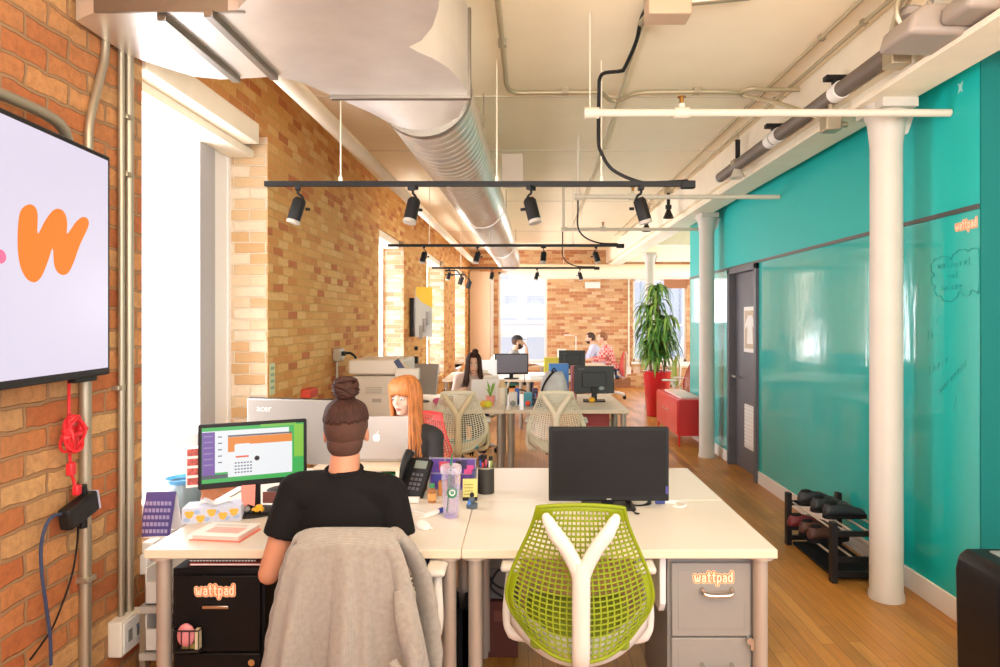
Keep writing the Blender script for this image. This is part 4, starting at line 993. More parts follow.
b = MB(); b.box((-1.248, 2.555, .40), (.016, .02, .075)); b.mi = 1; b.box((-1.285, 2.558, .372), (.05, .012, .02)); tag(b.build('card_pack', [mat('card_cream', '#d6c49c', .7), mat('card_olive', '#8c7434', .7)]), 'cream card pack beside the pink case in the wire pocket', 'cards')
for k, (z, lab, m_) in enumerate(((.657, 'red folder lying lowest on the black cabinet', mat('folder_red', '#c8523c', .6)), (.672, 'dark spiral notebook on top of the black cabinet', mat('notebook_brown', '#5a3c30', .6)))):
    o = thing('folder' if k == 0 else 'spiral_notebook', lab, 'notebook', (-1.2, 2.8, z))
    b = MB(); b.box((-1.16-.02*k, 2.80, z+.006), (.30-.03*k, .38, .010)); b.build('cover', m_, o, bevel=.002)
    b = MB(); b.box((-1.16-.02*k, 2.80, z+.0065), (.29-.03*k, .382, .005)); b.build('pages', PAPER, o)
    if k:
        b = MB()
        for i in range(22): b.tube([(-1.305+i*.0125+.0, 2.607, z+.001), (-1.305+i*.0125, 2.602, z+.007), (-1.305+i*.0125, 2.612, z+.013)], .0015, 5)
        b.build('spiral', BLACK, o)
# rack with files under the desk at far left
for k, (z, lab) in enumerate(((.2, 'lower of two white file boxes beside the black cabinet'), (.40, 'upper of two white file boxes beside the black cabinet'))):
    o = thing('file_box', lab, 'box', (-1.5, 3.0, z), 'white file boxes')
    b = MB(); b.span((-1.62, 2.85, z), (-1.40, 3.2, z+.012)); b.span((-1.62, 2.85, z), (-1.612, 3.2, z+.16)); b.span((-1.408, 2.85, z), (-1.40, 3.2, z+.16)); b.span((-1.62, 2.85, z), (-1.4, 2.858, z+.1)); b.span((-1.62, 3.19, z), (-1.4, 3.2, z+.16)); b.build('box_body', mat('file_white', '#dcd6cc', .5), o, bevel=.003)
    b = MB(); b.box((-1.5, 2.846, z+.05), (.08, .006, .03)); b.build('label_holder', GALV, o)
o = thing('low_shelf', 'low grey shelf carrying the white file boxes', 'shelf', (-1.51, 3.0, 0))
b = MB(); b.span((-1.64, 2.84, .17), (-1.39, 3.22, .198)); b.span((-1.64, 2.84, .37), (-1.39, 3.22, .398)); b.build('board', mat('shelf_grey', '#b8aea2', .6), o)
b = MB()
for x in (-1.63, -1.4):
    for y in (2.86, 3.2): b.span((x-.012, y-.012, 0), (x+.012, y+.012, .37))
b.build('shelf_frame', GALV, o)
# under-desk boxes
o = thing('cardboard_box', 'dark red brown box on the floor under the front desk', 'box', (-.09, 3.3, 0))
b = MB(); b.span((-.2, 3.2, 0), (-.03, 3.5, .27)); b.build('box_body', mat('box_maroon', '#5e2a20', .7), o, bevel=.004)
b = MB(); b.box((-.115, 3.199, .2), (.06, .003, .05)); b.build('box_mark', mat('box_mark', '#7b4434', .7), o)
o = thing('electronics_box', 'dark grey box with looped cables stacked on the red brown box', 'box', (-.1, 3.35, .27))
b = MB(); b.span((-.2, 3.22, .272), (-.04, 3.46, .42)); b.build('box_body', mat('box_grey', '#6b645e', .5), o, bevel=.006)
b = MB(); b.tube(cr([(-.19, 3.21, .45), (-.15, 3.2, .36), (-.08, 3.2, .33), (-.06, 3.2, .4), (-.12, 3.2, .42), (-.16, 3.2, .34), (-.1, 3.2, .29)], 6), .005, 6); b.build('cable', BLACK, o)
o = thing('power_strip', 'white power strip mounted under the front desk', 'power strip', (-.1, 3.3, .6))
b = MB(); b.span((-.19, 3.24, .655), (-.09, 3.3, .70)); b.build('body', PAPER, o, bevel=.004)
b = MB(); b.span((-.35, 3.0, .02), (-.31, 3.25, .32)); b.span((-.35, 3.0, .0), (-.25, 3.25, .02)); b.span((-.28, 3.0, .02), (-.25, 3.25, .32)); b.span((-.35, 3.24, .02), (-.25, 3.25, .32)); b.span((-.35, 3.0, .02), (-.25, 3.01, .32)); tag(b.build('waste_bin', BLACKM, bevel=.004), 'black waste bin under the desk beside the cardigan chair', 'bin')
# ================================================================ DESK-TOP THINGS
def monitor(name, label, c, w, h, ang, zbase, screen_side, casing, screen_m, tilt=0, foot='oval', group=None, gap=.1, logo=None, logo_m=None):
    """c: (x,y) of the panel; ang: rotation about z; screen_side -1 shows the screen to the camera"""
    o = thing(name, label, 'monitor', (c[0], c[1], zbase), group)
    M = rz(ang); C0 = Vector((c[0], c[1], zbase)); up = gap+h/2
    def T(x, y, z): return C0+M@Vector((x, y, z))
    Mx = M@Matrix.Rotation(tilt, 3, 'X')
    pc = T(0, 0, up)
    b = MB(); b.box(pc+Mx@Vector((0, -screen_side*.0, 0)), (w, .03, h), Mx); (b.box(pc+Mx@Vector((0, -screen_side*.025, -.0)), (w*.6, .03, h*.55), Mx) if casing is not SILVER else None); b.build('casing', casing, o, bevel=.006)
    b = MB(); b.box(pc+Mx@Vector((0, screen_side*.0155, .006)), (w-.03, .002, h-.042), Mx); s_ = b.build('screen', screen_m, o, smooth=None)
    bk = -screen_side
    b = MB(); b.box(T(0, bk*.05, gap*.5+h*.12), (.06, .03, gap+h*.24), M); b.build('stand', BLACK if casing is not SILVER else casing, o, bevel=.004)
    b = MB()
    if foot == 'oval': b.lathe([(0, 0), (.115, 0), (.12, .008), (.1, .016), (0, .018)], (0, 0, 0), 32); b.v = [C0+M@Vector((v.x, v.y*.75+bk*.02, v.z)) for v in b.v]
    else: b.box(T(0, bk*.03, .008), (.24, .17, .014), M)
    b.build('stand_base', BLACK, o, bevel=.003)
    return o, s_, pc, Mx
BEZ = BLACK
# big dark monitor (screen to camera)
o, s_, pc, Mx = monitor('computer_monitor', 'large black monitor with its screen off on the right front desk', ((608-524)*3.14/F, 3.12), .56, .345, .0, DZ, -1, BLACK, SCREEN, gap=.036, foot='rect')
b = MB(); b.box(pc+Vector((0, -.016, -.162)), (.02, .002, .005)); b.build('badge', SILVER, o)
b = MB(); b.box(pc+Vector((.27, -.0165, -.12)), (.012, .001, .035)); b.build('edge_sticker', mat('sticker_violet', '#3f3a86', .4), o)
# lit monitor
litc = P(254, 453, 3.02)
o, s_, pc, Mx = monitor('computer_monitor', 'lit monitor showing an orange and white web page, left front desk', (litc.x, litc.y+.0), .455, .285, R(24), DZ, -1, BLACK, mat('screen_green', '#1c5a2a', .3, emit=.75, emit_color='#3fae54'), gap=.135, tilt=-.02)
def sq(name, x0, x1, z0, z1, col, e, lay=1, par=s_):
    b = MB(); p = pc+Mx@Vector(((x0+x1)/2*.9, -.0165-.0006*lay, (z0+z1)/2)); b.box(p, ((x1-x0)*.9, .0005, (z1-z0)*.96), Mx)
    return b.build(name, mat('scr_'+col.strip('#'), '#202020', .4, emit=e, emit_color=col), par, smooth=None)
sq('page', -.235, .165, -.075, .115, '#f2f4f6', .95); sq('page', -.12, .18, -.098, .05, '#f2f4f6', .95, 2)
sq('side_panel', -.235, -.178, -.085, .112, '#7d55b0', .8, 3); sq('orange_header', -.12, .18, .045, .082, '#f58a2a', .9, 3); sq('top_bar', -.12, .18, .082, .09, '#6e6e78', .7, 3)
sq('orange_tab', -.12, -.09, .015, .05, '#f58a2a', .9, 4); sq('speech_tab', -.085, -.02, .03, .05, '#f2f4f6', .95, 4); sq('bottom_strip', -.235, -.12, -.098, -.08, '#5a5f6a', .7, 3)
sq('orange_line', -.085, -.025, -.012, -.004, '#f0603a', .9, 4)
for k in range(4):
    b = MB()
    for i in range(6): b.box(pc+Mx@Vector(((-.085+i*.014)*.9, -.0196, -.035-k*.014)), (.008, .0005, .006), Mx)
    b.build('page_row', mat('scr_text', '#202020', .4, emit=.5, emit_color='#8b8fa8'), s_)
b = MB(); p = pc+Mx@Vector((.012, -.0196, -.02)); b.prism([(.011*math.cos(a), .011*math.sin(a)) for a in [k*math.pi/8 for k in range(16)]], 0, .0005, Mx@FRONT, p); b.build('page_dot', mat('scr_dark', '#101010', .4), s_)
for k in range(6):
    b = MB(); b.box(pc+Mx@Vector((-.187, -.0192, .09-k*.025)), (.036, .0005, .006), Mx); b.build('panel_line', mat('scr_lilac', '#202020', .4, emit=.6, emit_color='#b49ad8'), s_)
for k in range(5):
    b = MB(); b.box(pc+Mx@Vector((-.14, -.0192, .085-k*.028)), (.016, .0005, .005), Mx); b.build('panel_line', mat('scr_text', '#202020'), s_)
sq('leaf_patch', .03, .2, .118, .13, '#7fd04a', .8, 1); sq('leaf_patch', .19, .235, -.03, .125, '#8ed438', .8, 1)
# photo strip, notes stuck to the lit monitor
o = thing('photo_strip', 'strip of small red photos sticking out left of the lit monitor', 'photos', tuple(pc+Mx@Vector((-.27, 0, 0))))
b = MB(); b.box(pc+Mx@Vector((-.248, .004, -.045)), (.055, .002, .17), Mx); b.build('strip', PAPER, o)
for k in range(4):
    b = MB(); b.box(pc+Mx@Vector((-.248, .002, .022-k*.042)), (.045, .002, .03), Mx); b.build('photo', mat('photo_red', '#b8524c', .6, var=.5, vscale=90), o)
b = MB(); b.box(pc+Mx@Vector((-.255, .006, .063)), (.09, .002, .03), Mx); b.box(pc+Mx@Vector((-.245, .008, .09)), (.06, .002, .03), Mx); tag(b.build('note_tabs', mat('note_white', '#e6e6ea', .7)), 'white note tabs at the top of the photo strip', 'notes')
b = MB(); b.prism([(-.027, -.048), (0, -.035), (.027, -.048), (.03, .05), (-.03, .05)], 0, .002, Mx@FRONT, pc+Mx@Vector((-.025, -.03, -.185))); tag(b.build('bookmark_tag', mat('coral_card', '#f09080', .7)), 'coral ribbon shaped tag hanging under the lit monitor', 'tag')
tb = Vector((pc.x+.03, pc.y-.03, DZ+.018)); o = thing('toy_car', 'small yellow toy on the base of the lit monitor', 'toy', tuple(tb))
b = MB(); b.box(tb+Vector((0, 0, .012)), (.05, .03, .018)); b.box(tb+Vector((.005, 0, .026)), (.028, .026, .016)); b.build('body', mat('toy_yellow', '#f0b020', .4), o, bevel=.006)
b = MB()
for sx in (-.015, .015): b.cyl(tb+Vector((sx, -.017, .006)), tb+Vector((sx, .017, .006)), .006, 10)
b.build('wheel', BLACK, o)
b = MB(); b.ell(tb+Vector((-.055, 0, .015)), (.02, .02, .016)); tag(b.build('pebble', mat('stone', '#8c8888', .6), smooth=180), 'grey pebble beside the yellow toy', 'stone')
b = MB(); b.box(tb+Vector((.04, .045, .055)), (.07, .008, .05)); tag(b.build('small_sign', mat('sign_brown', '#6a3b34', .6)), 'small dark sign block behind the yellow toy', 'sign')
# silver monitor seen from behind
ac = P(286, 440, 3.45)
o, s_, pc, Mx = monitor('computer_monitor', 'silver monitor turned away behind the lit monitor', (ac.x+.03, ac.y), .50, .33, R(-12), DZ, 1, SILVER, SCREEN, gap=.14)
b = MB(); b.box(pc+Mx@Vector((0, .012, 0)), (.508, .012, .338), Mx); b.build('bezel', BLACK, o, bevel=.004)
text('acer', .05, Mx@FRONT, pc+Mx@Vector((-.15, -.0155, .115)), mat('badge_pale', '#e6e4e2', .4), 'logo_lettering', o, .0006)
# tissue box
tc_ = P(215, 505, 2.95); o = thing('tissue_box', 'tissue box with blue and yellow flower print on the left front desk', 'tissue box', (tc_.x, 2.95, DZ))
M = rz(R(12)); b = MB(); b.box((tc_.x, 2.95, DZ+.034), (.24, .115, .066), M); b.mi = 1
for k in range(5): b.prism([((.018+.004*math.sin(a*5))*math.cos(a), (.016+.004*math.sin(a*3))*math.sin(a)) for a in [q*math.pi/8 for q in range(16)]], 0, .001, M@FRONT, Vector((tc_.x, 2.95, DZ+.034))+M@Vector((-.09+k*.045, -.0575, [.008, -.012, .012, -.004, .01][k])))
b.mi = 2
for k in range(6): b.prism([(.014*math.cos(a), .01*math.sin(a)) for a in [q*math.pi/6 for q in range(12)]], 0, .0006, M@FRONT, Vector((tc_.x, 2.95, DZ+.034))+M@Vector((-.1+k*.04, -.0575, [-.015, .016, -.016, .012, -.016, -.01][k])))
b.build('box_body', [mat('tissue_pale', '#c4cade', .6), mat('tissue_yellow', '#f0b040', .6), mat('tissue_blue', '#9cb4dc', .6)], o)
b = MB(); rnd = random.Random(5)
b.sheet(lambda u, v: Vector((tc_.x, 2.95, DZ+.067))+M@Vector(((-.07+.14*u)*(1-.2*v), .02*math.sin(u*9)*(1-v)+.03*math.sin(u*5+v*3)*v, .035*v*(.6+.4*math.sin(u*7)))), 18, 6); b.build('tissue', PAPER, o, solid=.002, smooth=180)
# planner with coral edges
nc = P(225, 533, 2.72); o = thing('planner', 'white hardcover planner with coral page edges on the left front desk', 'book', (nc.x, 2.72, DZ))
M = rz(R(-7)); C0 = Vector((nc.x, 2.73, DZ))
b = MB(); b.box(C0+Vector((0, 0, .003)), (.215, .165, .004), M); b.build('back_cover', mat('coral_cover', '#ea7a68', .5), o)
b = MB(); b.box(C0+M@Vector((-.004, .002, .013)), (.205, .158, .016), M); b.build('pages', mat('coral_pages', '#f4c8bc', .7), o)
b = MB(); b.box(C0+M@Vector((-.003, 0, .0235)), (.212, .165, .004), M); b.tube([C0+M@Vector((-.108, -.08, .012)), C0+M@Vector((-.108, .08, .012))], .012, 10); c_ = b.build('front_cover', PAPER, o)
b = MB(); b.box(C0+M@Vector((.01, -.015, .026)), (.14, .07, .001), M); b.build('coral_print', mat('coral_print', '#f6b4aa', .6), c_); b = MB(); b.box(C0+M@Vector((.0, .045, .026)), (.14, .025, .001), M); b.build('grey_print', mat('grey_print', '#d8cfc8', .6), c_)
# riser with open laptop
rx0, rx1, ry0, ry1, rzt = -1.05, -.622, 3.32, 3.74, .885
o = thing('laptop_riser', 'white wooden riser carrying the open laptop', 'stand', ((rx0+rx1)/2, 3.5, DZ))
b = MB(); b.span((rx0, ry0, rzt-.018), (rx1, ry1, rzt)); b.build('top', DESKE, o, bevel=.002)
for x in (rx0, rx1-.018):
    b = MB(); b.span((x, ry0, DZ), (x+.018, ry1, rzt-.018)); b.build('side_panel', mat('riser_side', '#e8dfd0', .5), o, bevel=.002)
b = MB(); b.span((rx1-.11, ry0+.05, DZ), (rx1-.03, ry0+.28, DZ+.1)); b.mi = 1; b.span((rx1-.10, ry0+.048, DZ+.02), (rx1-.05, ry0+.051, DZ+.09)); tag(b.build('tea_box', [mat('tea_green', '#2f9a56', .5), PAPER]), 'green and white box stored inside the riser', 'box')
o = thing('laptop', 'silver laptop with a pale fruit emblem open on the riser, seen from behind', 'laptop', (-.78, 3.5, rzt))
lx, ly = (376-524)*3.45/F, 3.45; LM = Matrix.Rotation(-.10, 3, 'X')
b = MB(); b.box((lx, ly+.125, rzt+.007), (.325, .225, .014)); b.build('base', ALU, o, bevel=.005)
b = MB(); b.box((lx, ly+.12, rzt+.0145), (.28, .1, .002)); b.build('keyboard', BLACK, o)
lc = Vector((lx, ly+.005, rzt+.012))+LM@Vector((0, 0, .112))
b = MB(); b.box(lc, (.325, .008, .222), LM); ld = b.build('lid', ALU, o, bevel=.003)
b = MB(); b.box(lc+LM@Vector((0, .005, .004)), (.3, .001, .19), LM); b.build('screen', SCREEN, ld)
ap = []
for k in range(40):
    a = 2*math.pi*k/40; rr = .019*(1-.16*math.exp(-((a-math.pi/2)/.35)**2)-.1*math.exp(-((a-3*math.pi/2)/.3)**2)); x, y = rr*math.cos(a), rr*1.05*math.sin(a)
    d = math.hypot(x-.024, y-.002)
    if d < .011: q = .011/d; x, y = .024+(x-.024)*q, .002+(y-.002)*q
    ap.append((x, y))
b = MB(); b.prism(ap, 0, .0008, LM@FRONT, lc+LM@Vector((0, -.004, 0))); b.prism([(0, .021), (.003, .03), (.011, .034), (.008, .025)], 0, .0008, LM@FRONT, lc+LM@Vector((0, -.004, 0))); b.build('emblem', mat('emblem_white', '#f6f3ee', .4, emit=.4), ld, smooth=None)
# desk phone
o = thing('desk_phone', 'black desk phone tilted beside the laptop riser', 'phone', (-.56, 3.3, DZ))
M = Matrix.Rotation(R(-25), 3, 'Z')@Matrix.Rotation(R(58), 3, 'X'); C0 = Vector((-.55, 3.36, DZ+.085))
b = MB(); b.box(C0, (.15, .2, .035), M); b.box(C0+Vector((0, .06, -.05)), (.1, .06, .06)); bd = b.build('body', BLACK, o, bevel=.008)
b = MB(); b.tube(cr([C0+M@Vector((-.055, -.1, .03)), C0+M@Vector((-.055, -.05, .045)), C0+M@Vector((-.055, .06, .045)), C0+M@Vector((-.055, .12, .03))], 5), [.026, .025, .022, .02, .018, .017, .017, .017, .017, .018, .02, .022, .024, .025, .026, .026], 12); b.build('handset', BLACK, o, smooth=60)
b = MB()
for i in range(4):
    for j in range(3): b.box(C0+M@Vector((.0+j*.024, -.06+i*.024, .019)), (.016, .014, .004), M)
b.build('keypad', mat('key_grey', '#55545a', .5), bd); b = MB(); b.box(C0+M@Vector((.025, .065, .019)), (.07, .04, .003), M); b.build('display', mat('phone_lcd', '#7a8478', .3), bd)
b = MB(); b.box((-.55, 3.22, DZ+.012), (.09, .05, .02)); tag(b.build('white_hub', PAPER, bevel=.005), 'white plastic hub on the desk below the phone', 'hub')
# purple mesh organiser with contents
pcx, pcy = (453-524)*3.45/F, 3.45
o = thing('desk_organiser', 'purple and grey patterned pocket organiser behind the tumbler', 'organiser', (pcx, pcy, DZ))
M = rz(R(-6)); C0 = Vector((pcx, pcy, DZ))
b = MB(); b.box(C0+M@Vector((0, .0, .085)), (.245, .012, .16), Matrix.Rotation(-.12, 3, 'X')@M); pan = b.build('panel', mat('organiser_purple', '#5f3f9c', .5, var=.4, vscale=25), o)
b = MB()
for k in range(4): b.box(C0+M@Vector((-.12+k*.08, -.012, .088)), (.006, .006, .165), Matrix.Rotation(-.12, 3, 'X')@M)
for k in range(3): b.box(C0+M@Vector((0, -.012-.002*k+.008*k, .01+k*.077)), (.25, .006, .006), M)
b.build('grid_frame', mat('organiser_grey', '#9a94a6', .5), o)
for k, (x, z, c_) in enumerate(((-.045, .125, '#d8485a'), (.085, .11, '#e0529a'), (-.08, .06, '#4a48b0'), (.05, .135, '#3b3560'))):
    b = MB(); b.box(C0+M@Vector((x, -.008, z)), (.05, .006, .045), M); b.build('patch', mat('patch%d' % k, c_, .5), pan)
def pencup(c, r, h, m, label, cols, name='pen_cup', grp=None):
    o = thing(name, label, 'cup', tuple(c), grp); b = MB(); b.lathe([(0, 0), (r, 0), (r, h), (r-.004, h), (r-.004, .006), (0, .006)], c, 22); b.build('cup', m, o)
    b = MB(); b.lathe([(r+.003, h-.008), (r+.003, h), (r-.004, h), (r-.004, h-.008)], c, 22); b.build('rim', GALV, o)
    rnd = random.Random(len(label))
    for k, cc in enumerate(cols):
        a = 2*math.pi*k/len(cols)+.4; q = Vector((math.cos(a), math.sin(a), 0))
        p = Vector(c)+q*r*.45+Vector((0, 0, .01)); t = Vector(c)+q*r*.75+Vector((0, 0, h+.03+.04*rnd.random()))
        pe = thing('pen', '%s pen standing in the %s' % (cc[0], cc[2]), 'pen', tuple(p), 'pens in cups'); b = MB(); b.tube([p, t], .0045, 8); b.build('barrel', mat('pen_'+cc[0].replace(' ', '_'), cc[1], .4), pe)
        b = MB(); b.tube([p.lerp(t, .9), p.lerp(t, 1.03)], .0055, 8); b.build('cap', BLACK, pe)
    return o
pencup(((486-524)*3.4/F, 3.40, DZ), .042, .135, mat('mesh_black', '#3a3733', .5, metal=.4), 'dark mesh pen cup right of the purple organiser', [('lime', '#9ab82a', 'dark mesh cup'), ('pink', '#e0486a', 'dark mesh cup'), ('blue', '#3a5ab8', 'dark mesh cup'), ('red', '#c8302a', 'dark mesh cup'), ('white', '#e8e4de', 'dark mesh cup')])
b = MB(); b.span((-.262, 3.36, DZ), (-.250, 3.44, DZ+.115)); tag(b.build('slim_box', mat('slim_blue', '#4a4f8c', .5)), 'thin upright blue box between the organiser and the mesh pen cup', 'box')
o = thing('marker', 'black and yellow marker propped in the purple organiser', 'marker', (pcx, 3.40, DZ+.09)); b = MB(); b.tube([(pcx+.03, 3.40, DZ+.05), (pcx+.032, 3.39, DZ+.14)], .014, 12); b.build('barrel', mat('marker_yellow', '#e8b020', .4), o); b = MB(); b.tube([(pcx+.032, 3.39, DZ+.14), (pcx+.033, 3.388, DZ+.16)], .013, 12); b.build('cap', BLACK, o)
b = MB(); b.box((pcx+.0, 3.36, DZ+.05), (.03, .05, .1)); b.mi = 1; b.box((pcx-.04, 3.36, DZ+.035), (.045, .05, .07)); tag(b.build('small_boxes', [BLACK, mat('box_amber', '#b87a3c', .6)], bevel=.003), 'small amber and black box pair in front of the purple organiser', 'box')
o = thing('small_bottle', 'small amber bottle with a green cap left of the tumbler', 'bottle', (-.42, 3.2, DZ)); c = ((432-524)*3.22/F, 3.22, DZ)
b = MB(); b.lathe([(0, 0), (.02, 0), (.021, .05), (.018, .062), (.01, .068), (.01, .075), (0, .075)], c, 18); b.build('body', mat('amber_bottle', '#a86a34', .3), o); b = MB(); b.lathe([(0, .072), (.013, .072), (.013, .09), (0, .09)], c, 16); b.build('cap', mat('cap_green', '#2f8a56', .4), o); b = MB(); b.lathe([(.0212, .012), (.0215, .045)], c, 18); b.build('bottle_label', mat('label_orange', '#e8a860', .6), o)
o = thing('sticky_note', 'yellow sticky notes pad standing beside the tumbler', 'notes', ((469-524)*3.25/F, 3.25, DZ)); c = Vector(((470-524)*3.26/F, 3.26, DZ))
b = MB(); b.box(c+Vector((0, 0, .06)), (.07, .03, .085), rz(.1)@Matrix.Rotation(-.15, 3, 'X')); b.build('pad', mat('note_yellow', '#dcd27a', .7), o)
b = MB()
for k in range(4): b.box(c+Vector((-.005, -.018-.002*k, .08-k*.015)), (.045, .001, .003), rz(.1))
b.build('pen_lines', mat('note_ink', '#8a8440', .7), o)
b = MB(); b.box(c+Vector((0, .01, .01)), (.07, .05, .018)); b.build('holder', BLACK, o)
o = thing('toy_figure', 'small dark toy figure with blue markings right of the tumbler', 'toy', ((471-524)*3.05/F, 3.05, DZ)); c = Vector(((472-524)*3.12/F, 3.12, DZ))
b = MB(); b.box(c+Vector((0, 0, .012)), (.05, .035, .022)); b.ell(c+Vector((.0, 0, .035)), (.016, .014, .022)); b.build('body', mat('toy_slate', '#46505c', .5), o, bevel=.004); b = MB(); b.ell(c+Vector((0, 0, .062)), (.011, .011, .012)); b.build('head', BLACK, o, smooth=180); b = MB(); b.box(c+Vector((-.012, -.016, .03)), (.014, .01, .02)); b.build('blue_arm', mat('toy_blue', '#3d78c8', .5), o)
# tumbler
c = ((451-524)*2.98/F, 2.98, DZ); o = thing('tumbler', 'clear plastic tumbler with a green straw and round green emblem', 'tumbler', c)
b = MB(); b.lathe([(0, 0), (.031, 0), (.034, .01), (.043, .2), (.0405, .2), (.031, .016), (0, .014)], c, 32); b.build('cup', clear_mat('tumbler_clear', '#d8d2e2', .1), o)
b = MB(); b.lathe([(0, .205), (.044, .205), (.048, .2), (.048, .225), (.044, .232), (0, .232)], c, 32); b.build('lid', clear_mat('tumbler_lid', '#d8cfe2', .3), o)
b = MB(); b.lathe([(0, .001), (.03, .001), (.032, .012), (0, .012)], c, 28); b.build('bottom_ring', mat('tumbler_violet', '#b4a2cc', .3), o)
b = MB(); b.tube([Vector(c)+Vector((-.018, 0, .02)), Vector(c)+Vector((.0, 0, .23)), Vector(c)+Vector((.006, 0, .285))], .004, 8); b.build('straw', mat('straw_green', '#1f7a4a', .4), o)
n_ = 28
b = MB()
def disc(r0, r1, m_, lay):
    b.mi = m_; vs = []
    for k in range(n_):
        a = 2*math.pi*k/n_
        for rr in (r0, r1):
            x, z = rr*math.cos(a), .118+rr*math.sin(a); R_ = .0372+.043*(z-.03)*.05*20/20+.0009*lay+.0012; th = x/R_
            vs.append(Vector(c)+Vector((R_*math.sin(th+.25), -R_*math.cos(th+.25), z)))
    b.add(vs, [(2*k, 2*k+1, (2*k+3) % (2*n_), (2*k+2) % (2*n_)) for k in range(n_)])
GRE = mat('emblem_green', '#1f7a50', .5)
disc(.016, .0245, 0, 1); disc(.0005, .014, 1, 1); disc(.002, .008, 0, 2)
b.build('emblem', [GRE, mat('emblem_pale', '#d8e2da', .5)], o, smooth=None)
# mouse, marker with blue cap, keyboard, cables
c = Vector(((423-524)*2.83/F, 2.83, DZ)); b = MB(); b.ell(c+Vector((0, 0, .006)), (.029, .05, .022), 20, 12, rz(.5))
for v in b.v: v.z = max(v.z, DZ+.001)
tag(b.build('computer_mouse', PAPER, smooth=180), 'white computer mouse on the desk beside the seated person', 'mouse')
b = MB(); b.ell(Vector(((431.5-524)*2.80/F, 2.80, DZ+.006)), (.008, .006, .006)); tag(b.build('earbud', PAPER, smooth=180), 'tiny white earbud next to the mouse', 'earbud')
o = thing('whiteboard_marker', 'white marker with a blue cap lying on the front desk', 'marker', ((432-524)*3.0/F, 3.0, DZ)); p0, p1 = Vector(((425-524)*2.96/F, 2.96, DZ+.011)), Vector(((438-524)*3.03/F, 3.03, DZ+.011)); p2 = p1+(p1-p0)*.45
b = MB(); b.tube([p0, p1], .011, 12); b.build('barrel', PAPER, o); b = MB(); b.tube([p1, p2], .012, 12); b.build('cap', mat('marker_blue', '#2e3f9a', .4), o)
o = thing('keyboard', 'slim white keyboard on the desk in front of the seated person', 'keyboard', (-.68, 2.86, DZ)); b = MB(); b.box((-.70, 2.92, DZ+.007), (.4, .12, .012)); b.build('body', ALU, o, bevel=.004)
b = MB()
for i in range(14):
    for j in range(4): b.box((-.882+i*.028, 2.88+j*.026, DZ+.0145), (.022, .02, .004))
b.build('keys', PAPER, o)
b = MB(); b.tube(cr([(-.46, 2.95, DZ+.004), (-.42, 2.99, DZ+.004), (-.50, 3.05, DZ+.004), (-.55, 3.06, DZ+.004)], 5), .003, 6); tag(b.build('white_cable', PAPER), 'thin white cable on the desk beside the marker', 'cable')
o = thing('monitor_cable', 'black cable loops hanging behind the big black monitor', 'cable', (.47, 3.2, DZ)); b = MB()
for k in range(3): b.tube(cr([(.44, 3.18, DZ+.06), (.47+.01*k, 3.17, DZ+.03), (.52, 3.15, DZ+.006), (.58+.01*k, 3.17, DZ+.006), (.60, 3.2, DZ+.03), (.6, 3.24, DZ+.06)], 5), .0035, 6)
b.tube(cr([(.48, 3.18, DZ+.05), (.5, 3.06, DZ+.004), (.52, 3.02, DZ+.004), (.50, 3.0, DZ+.01)], 5), .004, 6); b.build('cord', BLACK, o)
o = thing('display_adapter', 'white cable with a blue plug on the desk right of the black monitor', 'cable', (.65, 3.18, DZ)); b = MB(); b.tube(cr([(.68, 3.2, DZ+.006), (.74, 3.22, DZ+.006), (.77, 3.17, DZ+.006), (.74, 3.12, DZ+.006), (.70, 3.13, DZ+.006)], 5), .004, 6); b.box((.70, 3.2, DZ+.009), (.05, .022, .014)); b.build('cord', PAPER, o); b = MB(); b.box((.652, 3.2, DZ+.009), (.045, .026, .016)); b.build('plug', mat('plug_blue', '#3c4a9a', .4), o, bevel=.003)

# ---------------------------------------------------------------- second row and beyond
o, s_, pc, Mx = monitor('computer_monitor', 'black monitor seen from behind on the second row of desks', ((594-524)*7.25/F, 7.25), .43, .295, R(-4), DZ, 1, mat('monitor_green_black', '#1c2321', .5), SCREEN, gap=.085, foot='rect')
b = MB(); b.box(pc+Mx@Vector((-.14, -.0165, .115)), (.07, .002, .014), Mx); b.build('badge', mat('badge_dim', '#3c4642', .5), o); b = MB(); b.ell(pc+Mx@Vector((.08, -.045, -.09)), (.03, .003, .02)); b.build('round_sticker', mat('sticker_grey', '#8a9490', .5), o)
b = MB(); b.ell(((592-524)*7.1/F, 7.1, DZ+.03), (.035, .03, .03)); tag(b.build('yellow_ball', mat('toy_yellow', '#f0b020'), smooth=180), 'small yellow ball in front of the second row black monitor', 'ball')
o, s_, pc, Mx = monitor('computer_monitor', 'grey lit monitor on the third row of desks', ((511.5-524)*9.95/F, 9.95), .50, .31, R(6), DZ, -1, BLACK, mat('screen_greyviolet', '#4a464c', .35, emit=.12, emit_color='#a89ea8'), gap=.07)
o, s_, pc, Mx = monitor('computer_monitor', 'small black monitor on the third row behind the blue box', ((572-524)*10.8/F, 10.8), .43, .30, R(-3), DZ, 1, mat('monitor_green_black', '#1c2321'), SCREEN, gap=.09)
b = MB(); b.box(pc+Mx@Vector((-.12, -.0165, .1)), (.07, .002, .014), Mx); b.build('badge', mat('badge_dim', '#3c4642'), o)
o, s_, pc, Mx = monitor('computer_monitor', 'silver monitor leaning back behind the red haired woman', ((420-524)*7.2/F, 7.2), .42, .33, R(-18), DZ, 1, SILVER, SCREEN, gap=.08, tilt=-.22)
o = thing('open_laptop', 'silver laptop before the dark haired woman on the second row', 'laptop', (-.4, 7.3, DZ)); lx, ly = (486-524)*7.28/F, 7.28
